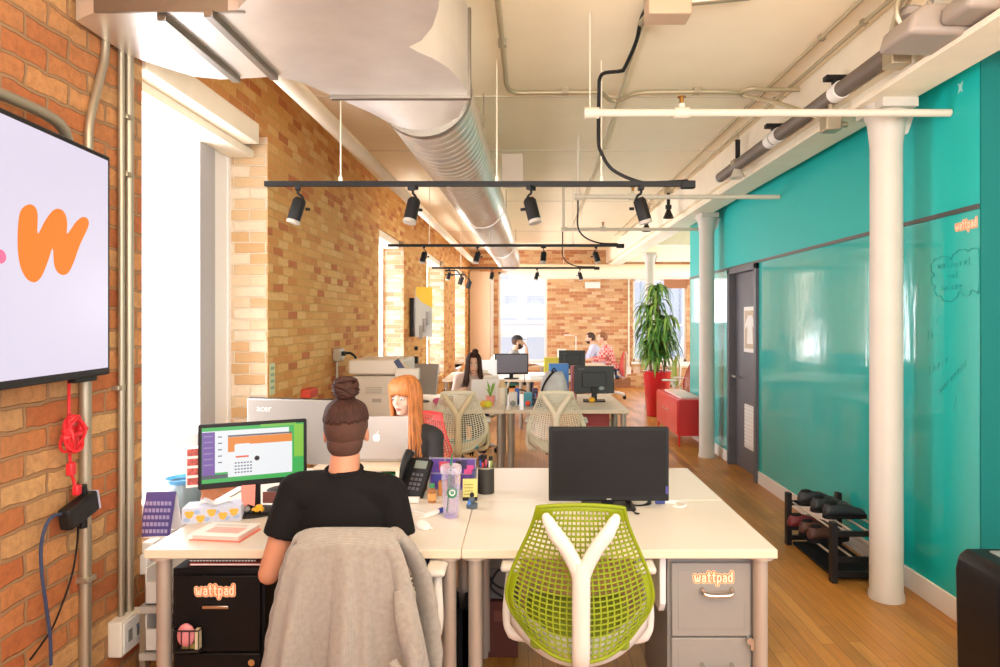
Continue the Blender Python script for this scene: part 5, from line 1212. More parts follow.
b = MB(); b.box((lx, ly+.12, DZ+.007), (.32, .22, .014)); b.build('base', ALU, o); b = MB(); b.box((lx, ly-.0, DZ+.12), (.32, .008, .225), Matrix.Rotation(-.12, 3, 'X')); b.build('lid', mat('laptop_pale', '#e4e2e0', .4), o, bevel=.003)
o = thing('backpack', 'pale grey backpack standing on the second row of desks', 'bag', ((554-524)*7.2/F, 7.2, DZ)); c = Vector(((554-524)*7.2/F, 7.2, DZ))
b = MB(); b.sheet(lambda u, v: c+Vector((.15*(1-.45*v**3)*math.cos(2*math.pi*u), .09*(1-.6*v**2)*math.sin(2*math.pi*u), .32*v)), 20, 10, True); b.v += []; b.build('body', mat('backpack_grey', '#c9c8c8', .8, var=.1, vscale=12), o, smooth=180, solid=.01)
b = MB(); b.tube(cr([c+Vector((-.14, -.05, .05)), c+Vector((-.12, -.1, .17)), c+Vector((-.06, -.085, .27)), c+Vector((.0, -.04, .33))], 6), .012, 8); b.tube(cr([c+Vector((-.03, 0, .31)), c+Vector((0, 0, .36)), c+Vector((.03, 0, .31))], 5), .008, 8); b.build('strap', BLACK, o)
def sbox(name, label, cat, px, py0, py1, D, w, m, dep=.12, grp=None, z0=None):
    z1 = CZ-(py0-320)*D/F; z0 = DZ if z0 is None else z0; x = (px-524)*D/F
    b = MB(); b.span((x-w/2, D, z0), (x+w/2, D+dep, z1)); return tag(b.build(name, m, bevel=.006), label, cat, grp)
sbox('blue_box', 'blue box behind the grey backpack on the second row', 'box', 559, 364, 390, 7.5, .22, mat('box_blue', '#3d86d4', .5), .14)
sbox('pink_box', 'muted pink box between the blue box and the black monitor', 'box', 574, 366, 390, 7.35, .06, mat('box_rose', '#b86a6e', .6))
sbox('yellow_crate', 'yellow green crate on the third row of desks', 'crate', 552, 358, 366, 11.15, .26, mat('crate_yellow', '#c8c040', .6), .25)
o = thing('canister', 'cream canister with a wooden lid on the second row', 'jar', ((502-524)*6.95/F, 6.95, DZ)); c = ((502-524)*6.95/F, 6.95, DZ)
b = MB(); b.lathe([(0, 0), (.055, 0), (.056, .18), (0, .18)], c, 20); b.build('body', mat('canister_cream', '#e2d8c2', .5), o); b = MB(); b.lathe([(0, .18), (.05, .18), (.03, .23), (.02, .26), (0, .265)], c, 20); b.build('lid', mat('lid_wood', '#d8b888', .6), o)
o = thing('potted_plant', 'small leafy plant in a pink pot beside the canister', 'plant', ((491-524)*6.85/F, 6.85, DZ)); c = Vector(((490.5-524)*6.85/F, 6.85, DZ))
b = MB(); b.lathe([(0, 0), (.035, 0), (.05, .1), (.045, .1), (.04, .08), (0, .08)], c, 18); b.build('pot', mat('pot_pink', '#e8948a', .6), o)
rnd = random.Random(2); b = MB()
for k in range(16):
    a = rnd.random()*6.28; q = Vector((math.cos(a), math.sin(a), 0)); h = .06+.12*rnd.random(); l = .03+.04*rnd.random(); w = q.cross(Vector((0, 0, 1)))*.014
    p0 = c+Vector((0, 0, .08)); p1 = p0+q*l*.5+Vector((0, 0, h*.7)); p2 = p0+q*l+Vector((0, 0, h)); b.add([p0-w*.3, p0+w*.3, p1+w, p2, p1-w], [(0, 1, 2, 3, 4)])
b.build('leaves', mat('leaf_bright', '#7fae3a', .5), o, smooth=None)
o = thing('paper_house', 'white folded paper house shape on the second row', 'paper model', ((492-524)*7.5/F, 7.5, DZ)); x = (491-524)*7.5/F
b = MB(); b.prism([(-.1, 0), (.1, 0), (.1, .15), (.08, .25), (-.08, .25), (-.1, .15)], 0, .12, FRONT, (x, 7.6, DZ)); b.build('shape', mat('house_cream', '#ded8c8', .7), o)
for k, (px, py0, D, w, c_, nm, lab) in enumerate(((513, 392, 6.8, .09, '#d8d4d2', 'tape_dispenser', 'grey white tape dispenser beside the canister'), (517, 388, 6.95, .05, '#3f62b8', 'blue_block', 'blue block behind the tape dispenser'), (528, 392, 6.8, .09, '#4a9ab0', 'toy_truck', 'teal and red toy truck beside the backpack'), (535, 388, 6.9, .06, '#4a3a5c', 'dark_mug', 'dark violet mug next to the backpack'))):
    o = thing(nm, lab, 'desk item', ((px-524)*D/F, D, DZ)); x = (px-524)*D/F; z1 = CZ-(py0-320)*D/F
    b = MB(); b.box((x, D, (DZ+z1)/2), (w, .07, z1-DZ)); b.build('body', mat('item%d' % k, c_, .5), o, bevel=.012)
    b = MB(); b.ell((x, D-.03, DZ+.035), (w*.36, .015, .03)); b.build('front_disc', mat('itemb%d' % k, ['#8a8888', '#2a2a30', '#d8402a', '#c8b0a0'][k], .5), o, smooth=180)
o = thing('headphones', 'black headphones lying among the second row clutter', 'headphones', ((520-524)*7.0/F, 7.0, DZ)); c = Vector(((521-524)*7.05/F, 7.05, DZ))
b = MB(); b.tube([c+Vector((.08*math.cos(a), .02, .06+.08*math.sin(a))) for a in [math.pi*k/12 for k in range(13)]], .009, 8); b.build('band', BLACK, o); 
for sx in (-.08, .08):
    b = MB(); b.ell(c+Vector((sx, .02, .045)), (.022, .035, .04)); b.build('ear_cup', BLACK, o, smooth=180)
for k, (px, D, c_, lab) in enumerate(((484, 6.72, '#e8b830', 'yellow toy fruit in front of the dark haired woman laptop'), (488, 6.70, '#d8d028', 'yellow green toy fruit beside the pink pot'), (444, 6.9, '#e0487a', 'pink toy ball on the second row behind the red haired woman'), (437, 6.95, '#e86a9a', 'rose toy ball on the far left of the second row'))):
    b = MB(); b.ell(((px-524)*D/F, D, DZ+.035), (.045, .04, .035)); tag(b.build('toy_ball', mat('toyb%d' % k, c_, .5), smooth=180), lab, 'toy')
pencup(((541.0-524)*6.75/F-.03, 6.75, DZ), .045, .1, mat('cup_navy', '#3a3f60', .5), 'navy pen cup beside the backpack on the second row', [('violet', '#7a4aa8', 'navy cup'), ('crimson', '#c8304a', 'navy cup'), ('sky', '#4a90d0', 'navy cup'), ('gold', '#d8a83a', 'navy cup')])
pencup(((448-524)*6.8/F, 6.8, DZ), .05, .11, mat('cup_salmon', '#d88a7a', .5), 'salmon cup at the left of the second row', [('olive', '#8a8a3a', 'salmon cup'), ('teal', '#3a9a9a', 'salmon cup')])
sbox('red_box', 'red box under the right end of the second row desks', 'box', 597, 412, 420, 6.95, .26, mat('box_red_dark', '#a8342c', .5), .3, z0=.5)
sbox('pedestal', 'cream pedestal cabinet under the second row desk, below a red box', 'cabinet', 597, 421, 445, 7.0, .30, mat('pedestal_cream', '#d9cbb0', .6), .4, z0=.02)
for k, (px, py0, py1, D, w, lab) in enumerate(((480, 379, 0, 9.95, .28, 'white paper stack left of the grey lit monitor'), (540, 376, 0, 10.0, .3, 'white paper stack right of the grey lit monitor'), (562, 344, 0, 13.2, .16, 'pale file tower on the farthest desk row'))):
    b = MB(); x = (px-524)*D/F; b.span((x-w/2, D, DZ), (x+w/2, D+.2, DZ+[.03, .04, .3][k])); tag(b.build('paper_stack', mat('stack_white', '#eeeae4', .7), bevel=.004), lab, 'papers')
o = thing('open_laptop', 'small silver laptop on the farthest row beside the two men', 'laptop', (.9, 13.3, DZ)); lx, ly = (568-524)*13.3/F, 13.3
b = MB(); b.box((lx-.1, ly, DZ+.007), (.2, .3, .014)); b.build('base', ALU, o); b = MB(); b.box((lx-.0, ly, DZ+.13), (.01, .32, .23)); b.build('lid', ALU, o)
o = thing('task_lamp', 'thin white desk lamp on the farthest row before the brick wall', 'lamp', (1.05, 13.5, DZ)); x = (576-524)*13.5/F
b = MB(); b.tube([(x, 13.5, DZ), (x, 13.5, DZ+.55), (x-.16, 13.5, DZ+.58)], .01, 8); b.lathe([(0, 0), (.07, 0), (.07, .015), (0, .015)], (x, 13.5, DZ), 16); b.build('stem', WHITE, o); b = MB(); b.box((x-.18, 13.5, DZ+.575), (.12, .05, .02)); b.build('lamp_head', WHITE, o)
sbox('low_wall', 'white low divider standing behind the dark haired woman', 'divider', 486, 360, 380, 9.2, .3, mat('divider_white', '#eeeeee', .6), .04, z0=.4)
# photocopier
o = thing('photocopier', 'beige photocopier against the left brick wall behind the women', 'photocopier', (-1.35, 6.1, 0))
CB = mat('copier_beige', '#cfc2ae', .5); x0, x1 = (352-524)*5.85/F, (402-524)*5.85/F
b = MB(); b.span((x0, 5.85, .04), (x1, 6.45, 1.13)); b.build('body', CB, o, bevel=.015)
b = MB(); b.span((x0-.03, 5.83, 1.14), (x1+.01, 6.48, 1.27)); b.build('scanner_lid', mat('copier_light', '#ddd2c0', .5), o, bevel=.02)
b = MB(); b.span((x1-.05, 5.78, 1.10), (x1+.16, 5.86, 1.2)); b.build('control_panel', mat('copier_light', '#ddd2c0'), o, bevel=.01)
b = MB(); b.span((x1-.02, 5.845, .85), (x1+.03, 5.853, 1.08)); b.build('side_slot', BLACK, o)
b = MB()
for k in range(4): b.span((x0+.12, 5.843, .98+k*.015), (x0+.26, 5.851, .985+k*.015))
b.build('vent_lines', mat('vent_dim', '#a89c8a', .6), o)
for z in (.5, .75):
    b = MB(); b.span((x0+.02, 5.838, z), (x1-.02, 5.851, z+.22)); d_ = b.build('drawer', CB, o, bevel=.004); b = MB(); b.span((x0+.18, 5.83, z+.15), (x1-.18, 5.84, z+.18)); b.build('handle', mat('vent_dim', '#a89c8a'), d_)
b = MB(); b.box(P(402, 366, 5.9)+Vector((0, 0, .0)), (.05, .16, .14), Matrix.Rotation(-.6, 3, 'Y')); b.mi = 1; b.box(P(402, 366, 5.9)+Vector((.022, 0, .015)), (.012, .15, .13), Matrix.Rotation(-.6, 3, 'Y')); tag(b.build('tablet', [mat('tablet_navy', '#2d3a5e', .5), mat('tablet_tan', '#c8b490', .5)]), 'navy backed tablet leaning on the photocopier control panel', 'tablet')
b = MB(); p = P(331, 393, 5.3); b.box((XL+.04, 5.32, p.z), (.08, .2, .07)); tag(b.build('alarm_box', mat('alarm_red', '#d0402c', .5), bevel=.01), 'small red box on the tan brick wall beside the photocopier', 'box')
# ================================================================ RIGHT SIDE THINGS
# shoe rack and shoes
o = thing('shoe_rack', 'low black shoe rack with pale metal rods against the teal wall', 'rack', (2.06, 4.46, 0))
rx0, rx1, ry0, ry1, rh = 1.91, 2.27, 4.12, 4.82, .375
for x in (rx0, rx1):
    for y in (ry0, ry1):
        b = MB(); b.span((x-.018, y-.025, 0), (x+.018, y+.025, rh)); b.build('leg', BLACK, o, bevel=.003)
for y in (ry0, ry1):
    for z in (.30, .14, .05):
        b = MB(); b.span((rx0, y-.012, z-.016), (rx1, y+.012, z+.016)); b.build('rail', BLACK, o)
for z in (.285, .125):
    for k in range(4):
        x = rx0+.03+k*(rx1-rx0-.06)/3; b = MB(); b.cyl((x, ry0, z+.02), (x, ry1, z+.02), .007, 10); b.build('rod', mat('rod_pale', '#d8cdbf', .3, metal=.6), o)
b = MB(); b.span((rx0+.02, ry0+.03, .012), (rx1-.02, ry1-.03, .03)); b.build('bottom_tray', BLACKM, o)
def make_shoe(label, m, sole, high=False):
    o = thing('shoe', label, 'shoe', (0, 0, 0))
    b = MB(); n = 14; rings = []
    prof = [(-.14, .035, .06), (-.125, .04, .09 if not high else .15), (-.08, .042, .095 if not high else .155), (-.03, .04, .09 if not high else .12), (.03, .044, .07), (.08, .048, .055), (.12, .042, .045), (.145, .025, .03)]
    for (x, w, h) in prof: rings.append([Vector((x, w*math.cos(a)*(1 if math.sin(a) < .3 else .8), max(.0, h*.5+h*.5*math.sin(a))+.012)) for a in [2*math.pi*k/n for k in range(n)]])
    vs = [v for r_ in rings for v in r_]; fs = [(i*n+k, i*n+(k+1) % n, (i+1)*n+(k+1) % n, (i+1)*n+k) for i in range(len(rings)-1) for k in range(n)]+[tuple(range(n)), tuple(range((len(rings)-1)*n, len(rings)*n))]
    b.add(vs, fs); b.build('upper', m, o, subsurf=1, smooth=180)
    b = MB(); out = [(-.145, 0), (-.12, .04), (-.03, .038), (.07, .05), (.13, .04), (.155, 0), (.13, -.04), (.07, -.05), (-.03, -.038), (-.12, -.04)]
    b.prism([(p.x, p.y) for p in cr([(x, y, 0) for x, y in out], 3, True)], 0, .02); b.build('sole', sole, o)
    b = MB(); b.ell((-.085, 0, .098 if not high else .158), (.04, .026, .012)); b.build('opening', BLACKM, o, smooth=180)
    b = MB()
    for k in range(4): b.tube([(.0+k*.018, -.025, .09-k*.007), (.008+k*.018, 0, .097-k*.008), (.0+k*.018, .025, .09-k*.007)], .003, 5)
    b.build('laces', mat('lace_grey', '#4a4848', .8), o)
    return o
SK = mat('shoe_black', '#26282c', .6); SB = mat('shoe_brown', '#4a2a22', .6); SR = mat('shoe_wine', '#6a2024', .6)
s1 = make_shoe('black shoe on the upper rack level, nearest the camera', SK, BLACKM); s1.location = (2.12, 4.42, .312); s1.rotation_euler = (0, 0, .1)
s2 = dup(s1, (2.10, 4.58, .312), .25, 'black shoe on the upper rack level, behind the nearest one')
s3 = dup(s1, (2.08, 4.72, .312), .0, 'black shoe on the upper rack level, closest to the far rail')
s4 = make_shoe('brown shoe on the lower rack level, nearest the camera', SB, BLACKM); s4.location = (2.02, 4.44, .152); s4.rotation_euler = (0, 0, .2)
s5 = dup(s4, (2.02, 4.56, .152), .1, 'brown shoe on the lower rack level, in the middle of three', remat={'shoe_brown': SB})
s6 = dup(s4, (2.0, 4.70, .152), .05, 'wine red shoe on the lower rack level', remat={'shoe_brown': SR})
# shredder
o = thing('paper_shredder', 'black paper shredder standing at the end of the teal wall', 'shredder', (2.15, 2.85, 0))
x0, y0 = 1.945, 2.72
b = MB(); b.prism([(x0+.01, .04), (x0+.42, .04), (x0+.42, .56), (x0+.40, .59), (x0+.05, .59), (x0+.015, .565), (x0, .5)], 0, .3, FRONT, (0, y0+.3, 0)); b.build('body', mat('shredder_black', '#121113', .45, spec=.3), o, bevel=.02, seg=3)
b = MB(); b.span((x0+.05, y0-.004, .2), (x0+.4, y0+.01, .46)); bin_ = b.build('bin_front', mat('shredder_bin', '#19181a', .3), o, bevel=.012); b = MB(); b.span((x0+.1, y0-.006, .25), (x0+.16, y0-.003, .42)); b.build('bin_window', mat('bin_window', '#4a484c', .15), bin_)
b = MB(); b.span((x0+.04, y0-.002, .475), (x0+.4, y0+.01, .495)); b.build('seam', mat('seam_black', '#060606', .5), o)
b = MB(); b.span((x0+.085, y0-.003, .525), (x0+.145, y0+.004, .555)); bdg = b.build('badge', mat('badge_silver', '#b8b6b4', .4), o, bevel=.003); b = MB()
for k in range(5): b.box((x0+.095+k*.010, y0-.0045, .54), (.005, .001, .012))
b.build('badge_marks', BLACK, bdg)
b = MB(); b.span((x0+.12, y0+.08, .587), (x0+.40, y0+.24, .597)); b.build('feed_slot', mat('feed_grey', '#8f9a98', .3), o, bevel=.003)
for dx in (.05, .36):
    for dy in (.05, .25):
        b = MB(); b.cyl((x0+dx, y0+dy-.01, .022), (x0+dx, y0+dy+.01, .022), .022, 14); b.build('caster', BLACKM, o)
# red cabinet
o = thing('red_cabinet', 'glossy red metal cabinet on slim legs beside the potted plant', 'cabinet', (2.14, 9.1, 0))
x0, x1, y0, y1 = 1.965, 2.315, 8.5, 9.85
b = MB(); b.span((x0, y0, .14), (x1, y1, .6)); b.build('carcass', REDP, o, bevel=.006)
for ya, yb in ((y0+.02, (y0+y1)/2-.004), ((y0+y1)/2+.004, y1-.02)):
    b = MB(); b.span((x0-.012, ya, .16), (x0, yb, .58)); d_ = b.build('door', mat('red_door', '#cf1c1c', .35, coat=.3), o, bevel=.003); b = MB(); yy = yb-.1 if ya < 9 else ya+.1; b.span((x0-.03, yy-.05, .40), (x0-.012, yy+.05, .415)); b.build('handle', CHROME, d_)
for x in (x0+.02, x1-.02):
    for y in (y0+.02, y1-.02):
        b = MB(); b.tube([(x, y, 0), (x, y, .14)], [.01, .015], 10); b.build('leg', REDP, o)
b = MB(); b.span((x0+.06, y0+.1, .601), (x1-.04, y1-.25, .625)); tag(b.build('paper_stack', mat('paper_pink', '#e6c8c0', .7), bevel=.003), 'pale papers spread on top of the red cabinet', 'papers')
# tall potted plant
pc_ = Vector(((657-524)*11.3/F, 11.3, 0)); o = thing('potted_dracaena', 'tall leafy plant in a tapered red floor pot before the back window', 'plant', tuple(pc_))
b = MB(); b.lathe([(0, 0), (.165, 0), (.175, .02), (.235, .74), (.24, .76), (.215, .76), (.20, .70), (0, .70)], pc_, 36); b.build('pot', mat('pot_red', '#d01c28', .25, coat=.4), o)
b = MB(); b.lathe([(0, .69), (.2, .69), (.2, .705), (0, .72)], pc_, 20); b.build('soil', mat('soil', '#4a3424', .95), o)
rnd = random.Random(11); stems = [((.0, .0), 2.28, .03), ((-.09, .04), 1.95, .025), ((.1, -.05), 1.75, .024), ((.04, .1), 1.5, .02), ((-.05, -.09), 1.35, .02)]
lf = [MB(), MB()]
for (sx, sy), ht, sr in stems:
    top = pc_+Vector((sx*1.7, sy*1.7, ht-.12)); b = MB(); b.tube([pc_+Vector((sx, sy, .7)), pc_+Vector((sx*1.4, sy*1.4, ht*.6)), top], [sr, sr*.9, sr*.7], 10); b.build('trunk', mat('cane_brown', '#8a6a48', .8, var=.2, vscale=30), o)
    base = pc_+Vector((sx, sy, .7)); nl = int(88*(ht-.85))
    for k in range(nl):
        t = k/nl; zz_ = 1.0+(ht-1.0)*t if ht > 1.4 else .9+(ht-.9)*t; q = base.lerp(top, (zz_-.7)/(ht-.82)) if zz_ < ht-.12 else top
        a = rnd.random()*6.283; d = Vector((math.cos(a), math.sin(a), 0)); L_ = .24+.22*rnd.random()
        up = .6+.7*t*rnd.random()
        w = .021+.012*rnd.random(); side = d.cross(Vector((0, 0, 1)))
        pts = [q+d*(L_*s_*(1-.25*s_))+Vector((0, 0, L_*(up*s_-(up+.62)*s_*s_))) for s_ in (0, .25, .5, .75, 1)]
        ws = [w*.4, w, w, w*.7, .001]; vs = []
        for p, ww in zip(pts, ws): vs += [p-side*ww+Vector((0, 0, ww*.35)), p, p+side*ww+Vector((0, 0, ww*.35))]
        m_ = lf[0 if rnd.random() < .6 else 1]
        m_.add(vs, [(3*i+j, 3*i+j+1, 3*i+j+4, 3*i+j+3) for i in range(4) for j in range(2)])
lf[0].build('leaves', mat('leaf_dark', '#4a7a2e', .4, var=.25, vscale=12), o, smooth=180); lf[1].build('leaves', mat('leaf_mid', '#86a845', .4, var=.25, vscale=12), o, smooth=180)
# things by the right window
for k, (x, y, z, d, c_, nm, lab) in enumerate(((3.0, 13.0, DZ, (.3, .2, .06), '#e8e6e2', 'paper_stack', 'white papers on the desk near the right back window'), (3.5, 13.1, DZ, (.3, .25, .16), '#f0eeee', 'white_box', 'white box on the desk near the right back window'))):
    b = MB(); b.box((x, y, z+d[2]/2), d); tag(b.build(nm, mat('rw%d' % k, c_, .7), bevel=.006), lab, 'box' if k else 'papers')
b = MB(); b.lathe([(0, 0), (.04, 0), (.045, .14), (.02, .2), (.02, .26), (0, .26)], (3.9, 13.4, DZ+.3), 14); b.box((3.9, 13.4, DZ+.15), (.12, .12, .3)); tag(b.build('speaker', BLACK), 'black object on the desk at the right back window frame', 'speaker')

# ================================================================ PEOPLE
def limb(b, pts, rs, n=14): b.tube(cr(pts, 5), sum([[rs[i]+(rs[i+1]-rs[i])*k/5 for k in range(5)] for i in range(len(rs)-1)], [])+[rs[-1]], n)
def hand(b, w, d, side, up=Vector((0, 0, 1))):
    """palm, four unequal bent fingers and a thumb; d: pointing direction; side: thumb side"""
    d = d.normalized(); side = (side-d*side.dot(d)).normalized(); nrm = d.cross(side).normalized()
    if nrm.z > 0: nrm = -nrm
    M = Matrix((side, d, nrm)).transposed()
    b.ell(w+d*.045, (.042, .055, .017), 14, 8, M)
    for k, (o_, l) in enumerate(((.03, .07), (.01, .08), (-.011, .075), (-.03, .058))):
        p0 = w+d*.075+side*o_; p1 = p0+d*l*.5+nrm*.004; p2 = p1+d*l*.32+nrm*.018; p3 = p2+d*l*.15+nrm*.018
        b.tube([p0, p1, p2, p3], [.0095, .009, .0082, .0065], 8)
    b.tube([w+d*.02+side*.03, w+d*.05+side*.058, w+d*.085+side*.062+nrm*.006], [.013, .011, .008], 8)
def head_parts(b, C, M, s=1.0):
    T = lambda x, y, z: C+M@Vector((x, y, z))*s
    b.ell(T(0, -.012, .03), (.076*s, .095*s, .092*s), 22, 14, M); b.ell(T(0, .026, -.035), (.059*s, .064*s, .078*s), 20, 12, M)
    b.ell(T(0, .062, -.095), (.027*s, .026*s, .022*s), 14, 10, M); b.ell(T(0, .072, .03), (.05*s, .02*s, .016*s), 14, 8, M)
    for sx in (-1, 1):
        b.ell(T(sx*.034, .058, -.03), (.028*s, .028*s, .03*s), 12, 8, M); b.ell(T(sx*.08, -.008, -.012), (.009*s, .021*s, .033*s), 12, 8, M@Matrix.Rotation(sx*.25, 3, 'Z'))
    b.tube([T(0, .088, .014), T(0, .104, -.012), T(0, .112, -.03)], [.009*s, .011*s, .016*s], 10)
def face(o, C, M, s, brow, lip='#b8645c', iris='#3a2a20'):
    T = lambda x, y, z: C+M@Vector((x, y, z))*s
    for sx in (-1, 1):
        b = MB(); b.ell(T(sx*.031, .083, .0), (.0135*s, .008*s, .0075*s), 12, 8, M); e = b.build('eye', mat('eye_white', '#e8e2dc', .3), o, smooth=180)
        b = MB(); b.ell(T(sx*.031, .0895, -.0005), (.006*s, .003*s, .006*s), 10, 6, M); b.build('iris', mat('iris_'+iris.strip('#'), iris, .2), e, smooth=180)
        b = MB(); b.tube([T(sx*.015, .0935, .021), T(sx*.032, .092, .026), T(sx*.05, .08, .02)], [.003*s, .004*s, .002*s], 6); b.build('eyebrow', mat('brow_'+brow.strip('#'), brow, .8), o)
    b = MB(); b.tube([T(-.022, .084, -.066), T(-.008, .093, -.063), T(0, .093, -.065), T(.008, .093, -.063), T(.022, .084, -.066)], [.002, .005*s, .005*s, .005*s, .002], 8); b.tube([T(-.02, .084, -.069), T(0, .092, -.073), T(.02, .084, -.069)], [.002, .006*s, .002], 8); b.build('lips', mat('lips_'+lip.strip('#'), lip, .5), o, smooth=60)
def person(label, J, skin, shirt, pants, hd, sleeve='short', s=1.0, vox=.011, collar=None):
    V = {k: Vector(v) for k, v in J.items() if k not in ('yaw', 'hyaw')}; yaw = J['yaw']; hyaw = J.get('hyaw', yaw)
    o = thing('person', label, 'person', (V['pelvis'].x, V['pelvis'].y, 0))
    Mb = rz(yaw); Mh = rz(hyaw[0])@Matrix.Rotation(hyaw[1], 3, 'X')@Matrix.Rotation(hyaw[2] if len(hyaw) > 2 else 0, 3, 'Y') if isinstance(hyaw, tuple) else rz(hyaw)
    pel, che, nk, hc = V['pelvis'], V['chest'], V['neck'], V['head']
    b = MB()
    b.ell(pel, (.165*s, .125*s, .12*s), 20, 12, Mb); b.ell(pel.lerp(che, .5), (.135*s, .10*s, .17*s), 20, 12, Mb); b.ell(che, (.165*s, .11*s, .17*s), 20, 12, Mb)
    limb(b, [V['shL'], che.lerp(nk, .55)+Vector((0, 0, .0)), V['shR']], [.055*s, .075*s, .055*s])
    b.tube([che.lerp(nk, .6), nk, hc+Mh@Vector((0, -.02, -.06))*s], [.075*s, .058*s, .054*s], 16)
    head_parts(b, hc, Mh, s)
    for sd in 'LR':
        b.ell(V['sh'+sd], .054*s); b.ell(V['el'+sd], .041*s); limb(b, [V['sh'+sd], V['sh'+sd].lerp(V['el'+sd], .45), V['el'+sd]], [.054*s, .048*s, .04*s]); limb(b, [V['el'+sd], V['el'+sd].lerp(V['wr'+sd], .35), V['wr'+sd]], [.041*s, .041*s, .026*s])
        dd = (V['wr'+sd]-V['el'+sd]); hdr = J.get('hd'+sd); hand(b, V['wr'+sd], Vector(hdr) if hdr else dd, (Mb@Vector((1, 0, 0)))*(1 if sd == 'L' else -1)+Vector((0, 0, .3)))
        limb(b, [V['hip'+sd], V['hip'+sd].lerp(V['kn'+sd], .5), V['kn'+sd]], [.088*s, .078*s, .058*s]); limb(b, [V['kn'+sd], V['kn'+sd].lerp(V['an'+sd], .35), V['an'+sd]], [.056*s, .056*s, .036*s])
        b.tube([V['an'+sd], V['an'+sd]+Mb@Vector((0, .06, -.045)), V['an'+sd]+Mb@Vector((0, .15, -.06))], [.04, .04, .026], 10)
    body = b.build('body', skin, o, remesh=vox, smth=6, smooth=180); body['label'] = 'skin of the figure'
    del body['label']
    # shirt
    b = MB(); e = .012
    b.ell(pel+Vector((0, 0, .03)), (.172*s, .135*s, .12*s), 20, 12, Mb); b.ell(pel.lerp(che, .5), (.152*s, .118*s, .19*s), 20, 12, Mb); b.ell(che, (.178*s, .124*s, .175*s), 20, 12, Mb)
    limb(b, [V['shL'], che.lerp(nk, .55), V['shR']], [.075*s, .088*s, .075*s])
    b.tube([che.lerp(nk, .5), che.lerp(nk, .93)], [.095*s, .07*s], 16)
    for sd in 'LR':
        el = V['el'+sd]; sh = V['sh'+sd]
        if sleeve == 'short': limb(b, [sh, sh.lerp(el, .28), sh.lerp(el, .56)], [.068*s, .07*s, .07*s]); b.ell(sh, .07*s)
        else: b.ell(sh, .068*s); b.ell(el, .055*s); limb(b, [sh, sh.lerp(el, .5), el], [.066*s, .06*s, .054*s]); limb(b, [el, el.lerp(V['wr'+sd], .5), el.lerp(V['wr'+sd], .9)], [.054*s, .05*s, .038*s])
    b.build('shirt', shirt, o, remesh=vox, smth=5, smooth=180)
    b = MB(); b.ell(pel+Vector((0, 0, -.03)), (.178*s, .14*s, .115*s), 20, 12, Mb)
    for sd in 'LR':
        limb(b, [V['hip'+sd], V['hip'+sd].lerp(V['kn'+sd], .5), V['kn'+sd]], [.1*s, .09*s, .068*s]); limb(b, [V['kn'+sd], V['kn'+sd].lerp(V['an'+sd], .4), V['an'+sd]], [.068*s, .066*s, .052*s])
    b.build('trousers', pants, o, remesh=vox*1.2, smth=5, smooth=180)
    for sd in 'LR':
        b = MB(); a = V['an'+sd]; b.ell(a+Mb@Vector((0, .05, -.05)), (.045, .12, .045), 16, 10, Mb); 
        for v in b.v: v.z = max(v.z, a.z-.075)
        b.build('shoe', mat('shoe_dark', '#2a2829', .6), o, smooth=180)
    return o, hc, Mh, s
def sitpose(x, y, yaw, zs=.0, lean=.1, hands=None, hyaw=None, head_dz=0, w=.18):
    """generic seated pose facing yaw (0 = +Y)"""
    M = rz(yaw); c = Vector((x, y, 0)); T = lambda a, b_, z: c+M@Vector((a, b_, z))
    J = dict(pelvis=T(0, 0, .56+zs), chest=T(0, .02+lean*.6, .88+zs), neck=T(0, .03+lean, 1.07+zs), head=T(0, .06+lean*1.15, 1.19+zs+head_dz), shL=T(-w, .02+lean*.9, 1.0+zs), shR=T(w, .02+lean*.9, 1.0+zs),
             elL=T(-w-.05, .12+lean, .76+zs), elR=T(w+.05, .12+lean, .76+zs), wrL=T(-.12, .34+lean, .80), wrR=T(.12, .34+lean, .80), hipL=T(-.09, .02, .54+zs), hipR=T(.09, .02, .54+zs), knL=T(-.12, .42, .52), knR=T(.12, .42, .52), anL=T(-.12, .40, .085), anR=T(.12, .40, .085), yaw=yaw, hyaw=hyaw or yaw)
    if hands: J.update(hands)
    return J
SKIN_A = mat('skin_warm', '#c48465', .5, spec=.35); SKIN_B = mat('skin_fair', '#eec2ac', .5, spec=.3); SKIN_C = mat('skin_light', '#e6b498', .5, spec=.3)
JEANS = mat('jeans', '#2f3a54', .85)
# --- the seated person seen from behind
J = dict(pelvis=(-.60, 2.48, .55), chest=(-.655, 2.47, .87), neck=(-.672, 2.495, 1.07), head=(-.674, 2.535, 1.195), shL=(-.845, 2.475, .985), shR=(-.50, 2.475, .975), elL=(-.925, 2.42, .70), elR=(-.437, 2.44, .70), wrL=(-.80, 2.70, .815), wrR=(-.56, 2.70, .815),
         hipL=(-.69, 2.5, .54), hipR=(-.51, 2.5, .54), knL=(-.72, 2.93, .52), knR=(-.48, 2.93, .52), anL=(-.72, 2.9, .085), anR=(-.48, 2.9, .085), yaw=0, hyaw=(.06, .04))
o, hc, Mh, s = person('person from behind with hair in a bun and a black t-shirt, at the front desk', J, SKIN_A, CLOTHB, JEANS, None, vox=.009, s=.98)
HB = mat('hair_brown', '#3c2219', .7, spec=.25, var=.35, vscale=120, stretch=(1, 1, .2)); HBs = mat('hair_shaved', '#4a2c20', .9, var=.2, vscale=200)
def cap(o, C, M, s, test, m, off=.005, name='hair', rad=(.076, .095, .092), n=40, mm=28, ce=(0, -.012, .03)):
    b = MB(); b.ell(C+M@Vector(ce)*s, tuple((r_+off)*s for r_ in rad), n, mm, M); Mi = M.inverted()
    keep = [f for f in b.f if len(f) == 4 and all(test(Mi@(b.v[k]-C)/s) for k in f)]
    b.f = keep; b.m = [0]*len(keep); return b.build(name, m, o, smooth=180, solid=.006)
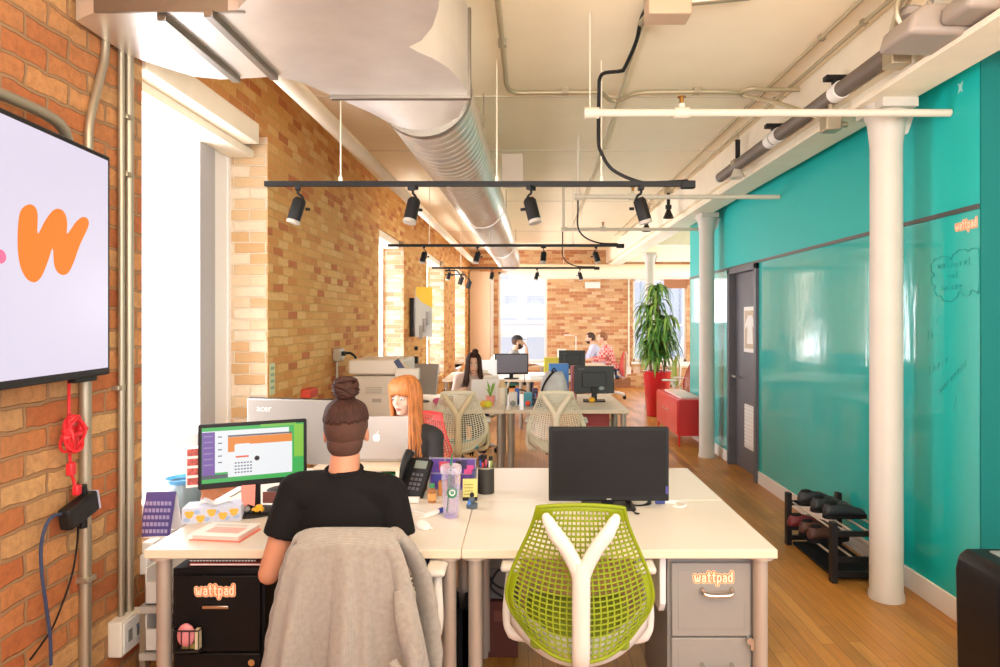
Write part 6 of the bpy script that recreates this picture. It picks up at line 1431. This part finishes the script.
T = lambda x, y, z: hc+Mh@Vector((x, y, z))*s
# shaved lower back of the head
cap(o, hc, Mh, s, lambda p: p.z < .065 and p.z > -.062+.10*max(0, p.y+.02) and p.y < .035, HBs, .004, 'shaved_hair')
b = MB(); b.ell(T(0, -.035, -.035), (.066*s, .066*s, .06*s), 20, 12, Mh); Mi = Mh.inverted(); keep = [f for f in b.f if all((Mi@(b.v[k]-hc)).y < -.03 and (Mi@(b.v[k]-hc)).z > -.088 for k in f)]; b.f = keep; b.m = [0]*len(keep); b.build('shaved_nape', HBs, o, smooth=180, solid=.004)
cap(o, hc, Mh, s, lambda p: p.z > .052 and p.y < .078, HB, .006, 'hair')
b = MB(); rnd = random.Random(4); bun = Vector((.004, -.03, .150))
for k in range(90):
    a = 2*math.pi*k/90; p0 = Vector((.083*math.cos(a), -.012+.102*math.sin(a), .052+rnd.uniform(-.006, .006)))
    q = Vector((.07*math.cos(a+.1), -.012+.085*math.sin(a+.1), .102)); r_ = Vector((.03*math.cos(a+.2), -.024+.034*math.sin(a+.2), .131))
    b.tube(cr([T(*p0), T(*q), T(*r_), T(*bun)], 4), [.0034+.001*rnd.random()]*13, 5)
b.build('hair_strands', HB, o, smooth=180)
b = MB(); b.ell(T(.004, -.03, .172), (.036, .036, .042), 18, 12)
for k in range(16):
    a0 = rnd.random()*6.28; ph = rnd.uniform(-1, 1); ax = Vector((rnd.uniform(-.5, .5), rnd.uniform(-.5, .5), 1)).normalized(); ref = ax.orthogonal().normalized(); r2 = ax.cross(ref)
    b.tube([T(.004, -.03, .174)+ax*ph*.032+(ref*math.cos(a0+i*.35)+r2*math.sin(a0+i*.35))*(.043*math.sqrt(1-.45*ph*ph)+.003*math.sin(i)) for i in range(14)], [.003]+[.0075]*12+[.003], 6)
b.build('hair_bun', HB, o, smooth=180)
face(o, hc, Mh, s, '#3a261c')
b = MB(); b.tube([J_ for J_ in [Vector((-.672, 2.487, 1.062))+Vector((.066*math.cos(a), .062*math.sin(a), .012*math.sin(a))) for a in [2*math.pi*k/24 for k in range(24)]]], .008, 8, closed=True); b.build('collar', CLOTHB, o, smooth=180)
# --- long hair helper
def long_hair(o, C, M, s, m, length, n=70, part=0.0, seed=1, bangs=True, front=1.0, spread=1.0, r=.011, a_lo=0.0):
    T = lambda x, y, z: C+M@Vector((x, y, z))*s; rnd = random.Random(seed); b = MB()
    for k in range(int(n*a_lo*.5), n):
        a = -math.pi/2+(k/(n-1)-.5)*2*math.pi*.80           # around the back, leaving the face open
        ca, sa = math.cos(a), math.sin(a); rr = rnd.uniform(.97, 1.06)
        ln = length*rnd.uniform(.82, 1.03)
        pts = [T(.02*ca+part, -.01+.02*sa, .125), T(.055*ca*rr, -.012+.07*sa*rr, .108), T(.083*ca*rr, -.012+.102*sa*rr, .045), T(.09*ca*rr, -.01+.104*sa*rr, -.04), T(.088*ca*rr*spread, -.005+.095*sa*rr, -.12)]
        q = pts[-1]; end = q+Vector((rnd.uniform(-.015, .015), rnd.uniform(-.01, .01), -ln))+M@Vector((ca*.03, .02+.03*max(0, sa+.6), 0)); mid = q.lerp(end, .5)+Vector((rnd.uniform(-.012, .012), 0, 0))
        P_ = cr(pts+[mid, end], 4); nn = len(P_); b.tube(P_, [r*(1 if i < nn*.7 else 1-.75*(i-nn*.7)/(nn*.3)) for i in range(nn)], 5)
    b.build('hair', m, o, smooth=180)
    if bangs:
        b = MB()
        for k in range(26):
            t = -1+2*k/25; pts = [T(part+.02*t, .0, .126), T(.05*t, .06, .108), T(.068*t, .097-.028*t*t, .068), T(.072*t, .100-.036*t*t, .028-.02*t*t)]
            b.tube(cr(pts, 4), [.009]*9+[.008, .007, .005, .003], 5)
        b.build('bangs', m, o, smooth=180)
# --- red haired woman
J = sitpose(-.72, 4.33, math.pi, zs=-.01, lean=.08); J['head'] = Vector((-.75, 4.20, 1.14)); J['neck'] = Vector((-.725, 4.24, .985)); J['chest'] = Vector((-.70, 4.25, .78)); J['shL'] = Vector((-.57, 4.22, .875)); J['shR'] = Vector((-.87, 4.22, .89)); J['pelvis'] = Vector((-.72, 4.33, .55)); J['hyaw'] = (math.pi+.02-.42, -.10)
J['elL'] = Vector((-.55, 4.12, .70)); J['elR'] = Vector((-.93, 4.10, .72)); J['wrL'] = Vector((-.62, 3.88, .79)); J['wrR'] = Vector((-.86, 3.88, .79))
o, hc, Mh, s = person('red haired woman in a dark jacket seated behind the silver laptop', J, SKIN_B, mat('jacket_dark', '#2c2a2d', .75), JEANS, None, sleeve='long', vox=.010, s=.97)
face(o, hc, Mh, s, '#a8602e', '#c87468', '#5a6a70')
HR = mat('hair_red', '#c9793c', .5, var=.4, vscale=60, stretch=(1, 1, .15))
cap(o, hc, Mh, s, lambda p: p.z > .0 and (p.y < .03 or p.z > .075), HR, .008, 'hair_base')
long_hair(o, hc, Mh, s, HR, .27, n=84, seed=3, a_lo=.10)
# --- dark haired woman
J = sitpose((474-524)*8.05/F, 8.1, math.pi, zs=-.09, lean=.05, head_dz=.0); J['hyaw'] = (math.pi+.1, -.12)
o, hc, Mh, s = person('dark haired woman in a pale pink top behind a laptop in the second row', J, SKIN_C, mat('top_dusty', '#cdb4a8', .8), JEANS, None, sleeve='long', vox=.014)
face(o, hc, Mh, s, '#2a1c16')
HD = mat('hair_dark', '#3a241a', .8, spec=.15, var=.25, vscale=60, stretch=(1, 1, .15))
cap(o, hc, Mh, s, lambda p: p.z > .0 and (p.y < .03 or p.z > .08), HD, .008, 'hair_base')
long_hair(o, hc, Mh, s, HD, .16, n=56, seed=5, bangs=False, spread=1.12)
b = MB(); b.ell(hc+Mh@Vector((-.02, -.05, .135)), (.04, .04, .035)); b.build('hair_bun', HD, o, smooth=180)
# --- man in a cap
J = sitpose((507-524)*12.1/F, 12.1, -math.pi/2, zs=.02, lean=.12, head_dz=-.0); J['wrR'] = J['head']+Vector((.16, -.02, -.10)); J['elR'] = J['wrR']+Vector((.0, -.06, -.26)); J['hdR'] = (-.3, .1, .7)
o, hc, Mh, s = person('bearded man in a black cap and grey shirt seated before the back window', J, SKIN_C, mat('shirt_grey', '#8e8c8a', .8), JEANS, None, vox=.014)
face(o, hc, Mh, s, '#2a1c16')
cap(o, hc, Mh, s, lambda p: p.z > .045, mat('cap_black', '#26262a', .8), .014, 'cap')
b = MB(); b.prism([(p.x, p.y) for p in [Vector((.07*math.cos(a), .075+.075*math.sin(a), 0)) for a in [math.pi*k/10 for k in range(11)]]], 0, .008, Mh, hc+Mh@Vector((0, 0, .055))); b.build('cap_brim', mat('cap_black', '#26262a'), o)
HBd = mat('beard_brown', '#4a3022', .9)
cap(o, hc, Mh, s, lambda p: p.z < -.05 and p.y > .0 or (p.z < -.02 and p.y < .06 and p.y > .0), HBd, .006, 'beard', (.059, .064, .078), ce=(0, .026, -.035))
cap(o, hc, Mh, s, lambda p: p.y < .0 and p.z > -.04, HBd, .006, 'hair')
# --- two men on the right
for (px, y, lab, sh, dz, hm) in ((592, 14.75, 'dark haired man in a pale blue shirt facing left near the back wall', mat('shirt_blue', '#b8c0dc', .8), .02, '#3a271c'), (606, 13.85, 'man in a red checked shirt facing left near the back wall', None, .05, '#8a5a38')):
    if sh is None:
        sh = mat('shirt_check', '#cf5a58', .8); g = NG(sh); bb = sh.node_tree.nodes['Principled BSDF']; tcn = g.n('ShaderNodeTexCoord'); ckn = g.n('ShaderNodeTexChecker'); ckn.inputs['Scale'].default_value = 22; ckn.inputs['Color1'].default_value = lin('#d2504e'); ckn.inputs['Color2'].default_value = lin('#e8b8b4'); g.l(tcn.outputs['Object'], ckn.inputs['Vector']); g.l(ckn.outputs['Color'], bb.inputs['Base Color'])
    J = sitpose(1.68 if px == 592 else 1.84, y, math.pi/2, zs=dz, lean=.14)
    o, hc, Mh, s = person(lab, J, SKIN_C, sh, JEANS, None, sleeve='long', vox=.014)
    face(o, hc, Mh, s, hm); hmm = mat('hair_'+hm.strip('#'), hm, .7)
    cap(o, hc, Mh, s, lambda p: p.z > .01+.4*max(0, p.y-.03) and (p.y < .06 or p.z > .085) or (p.y < -.02 and p.z > -.05), hmm, .014, 'hair')
    if hm == '#3a271c': cap(o, hc, Mh, s, lambda p: p.z < -.045 and p.y > .0, hmm, .004, 'beard', (.059, .064, .078), ce=(0, .026, -.035))

# ================================================================ LIGHT AND CAMERA
w = bpy.data.worlds.new('world'); scene.world = w; w.use_nodes = True
bg = w.node_tree.nodes['Background']; bg.inputs[0].default_value = lin('#f2f5ff'); bg.inputs[1].default_value = 2.4
def area(name, loc, rot, sx, sy, power, color='#ffffff'):
    l = bpy.data.lights.new(name, 'AREA'); l.shape = 'RECTANGLE'; l.size = sx; l.size_y = sy; l.energy = power; l.color = lin(color)[:3]
    o = bpy.data.objects.new(name, l); COL.objects.link(o); o.location = loc; o.rotation_euler = rot; return o
for i, (y0, y1, z0, z1) in enumerate(WIN):
    area('window_daylight', (wx((y0+y1)/2)-.75, (y0+y1)/2, (z0+z1)/2-.1), (0, -math.pi/2-.42, 0), z1-z0+.5, y1-y0+.6, 165 if i == 0 else 255, '#fbfaff')
for x0, x1, z0, z1 in BW: area('window_daylight', ((x0+x1)/2, YB+1.2, (z0+z1)/2+.9), (-math.pi/2-.35, 0, 0), x1-x0+.6, z1-z0, 90, '#fbfaff')
area('ceiling_lamp', (.6, -.9, 3.1), (R(38), 0, 0), 4.2, 1.6, 28, '#fff6ea')  # added fill lamp behind the camera, no fixture there
area('ceiling_bounce', (.6, -1.0, 2.1), (R(152), 0, 0), 4.2, 1.4, 300, '#fff6e8')  # added uplight behind the camera to brighten the ceiling
area('window_daylight', (5.4, 12.6, 1.7), (0, math.pi/2+.3, 0), 2.2, 4.5, 260, '#fbfaff')  # added fill lamp inside the right wall, which has no window
cam = bpy.data.cameras.new('camera'); cam.sensor_width = 36; cam.sensor_fit = 'HORIZONTAL'; cam.lens = F*36/1000; cam.clip_start = .05; cam.clip_end = 200
cam.shift_x = -24/1000; cam.shift_y = -13.5/1000
co = bpy.data.objects.new('camera', cam); COL.objects.link(co); co.location = (0, 0, CZ); co.rotation_euler = (math.pi/2, 0, 0); scene.camera = co
scene.view_settings.view_transform = 'Standard'; scene.view_settings.look = 'None'; scene.view_settings.exposure = 0.0; scene.view_settings.gamma = 1.06
cy = scene.cycles; cy.use_denoising = True; cy.max_bounces = 8; cy.diffuse_bounces = 5; cy.glossy_bounces = 4; cy.transparent_max_bounces = 12; cy.sample_clamp_indirect = 8
try: cy.denoiser = 'OPENIMAGEDENOISE'; cy.denoising_input_passes = 'RGB_ALBEDO_NORMAL'
except Exception: pass
for ob in bpy.data.objects:
    if '_o' in ob: del ob['_o']
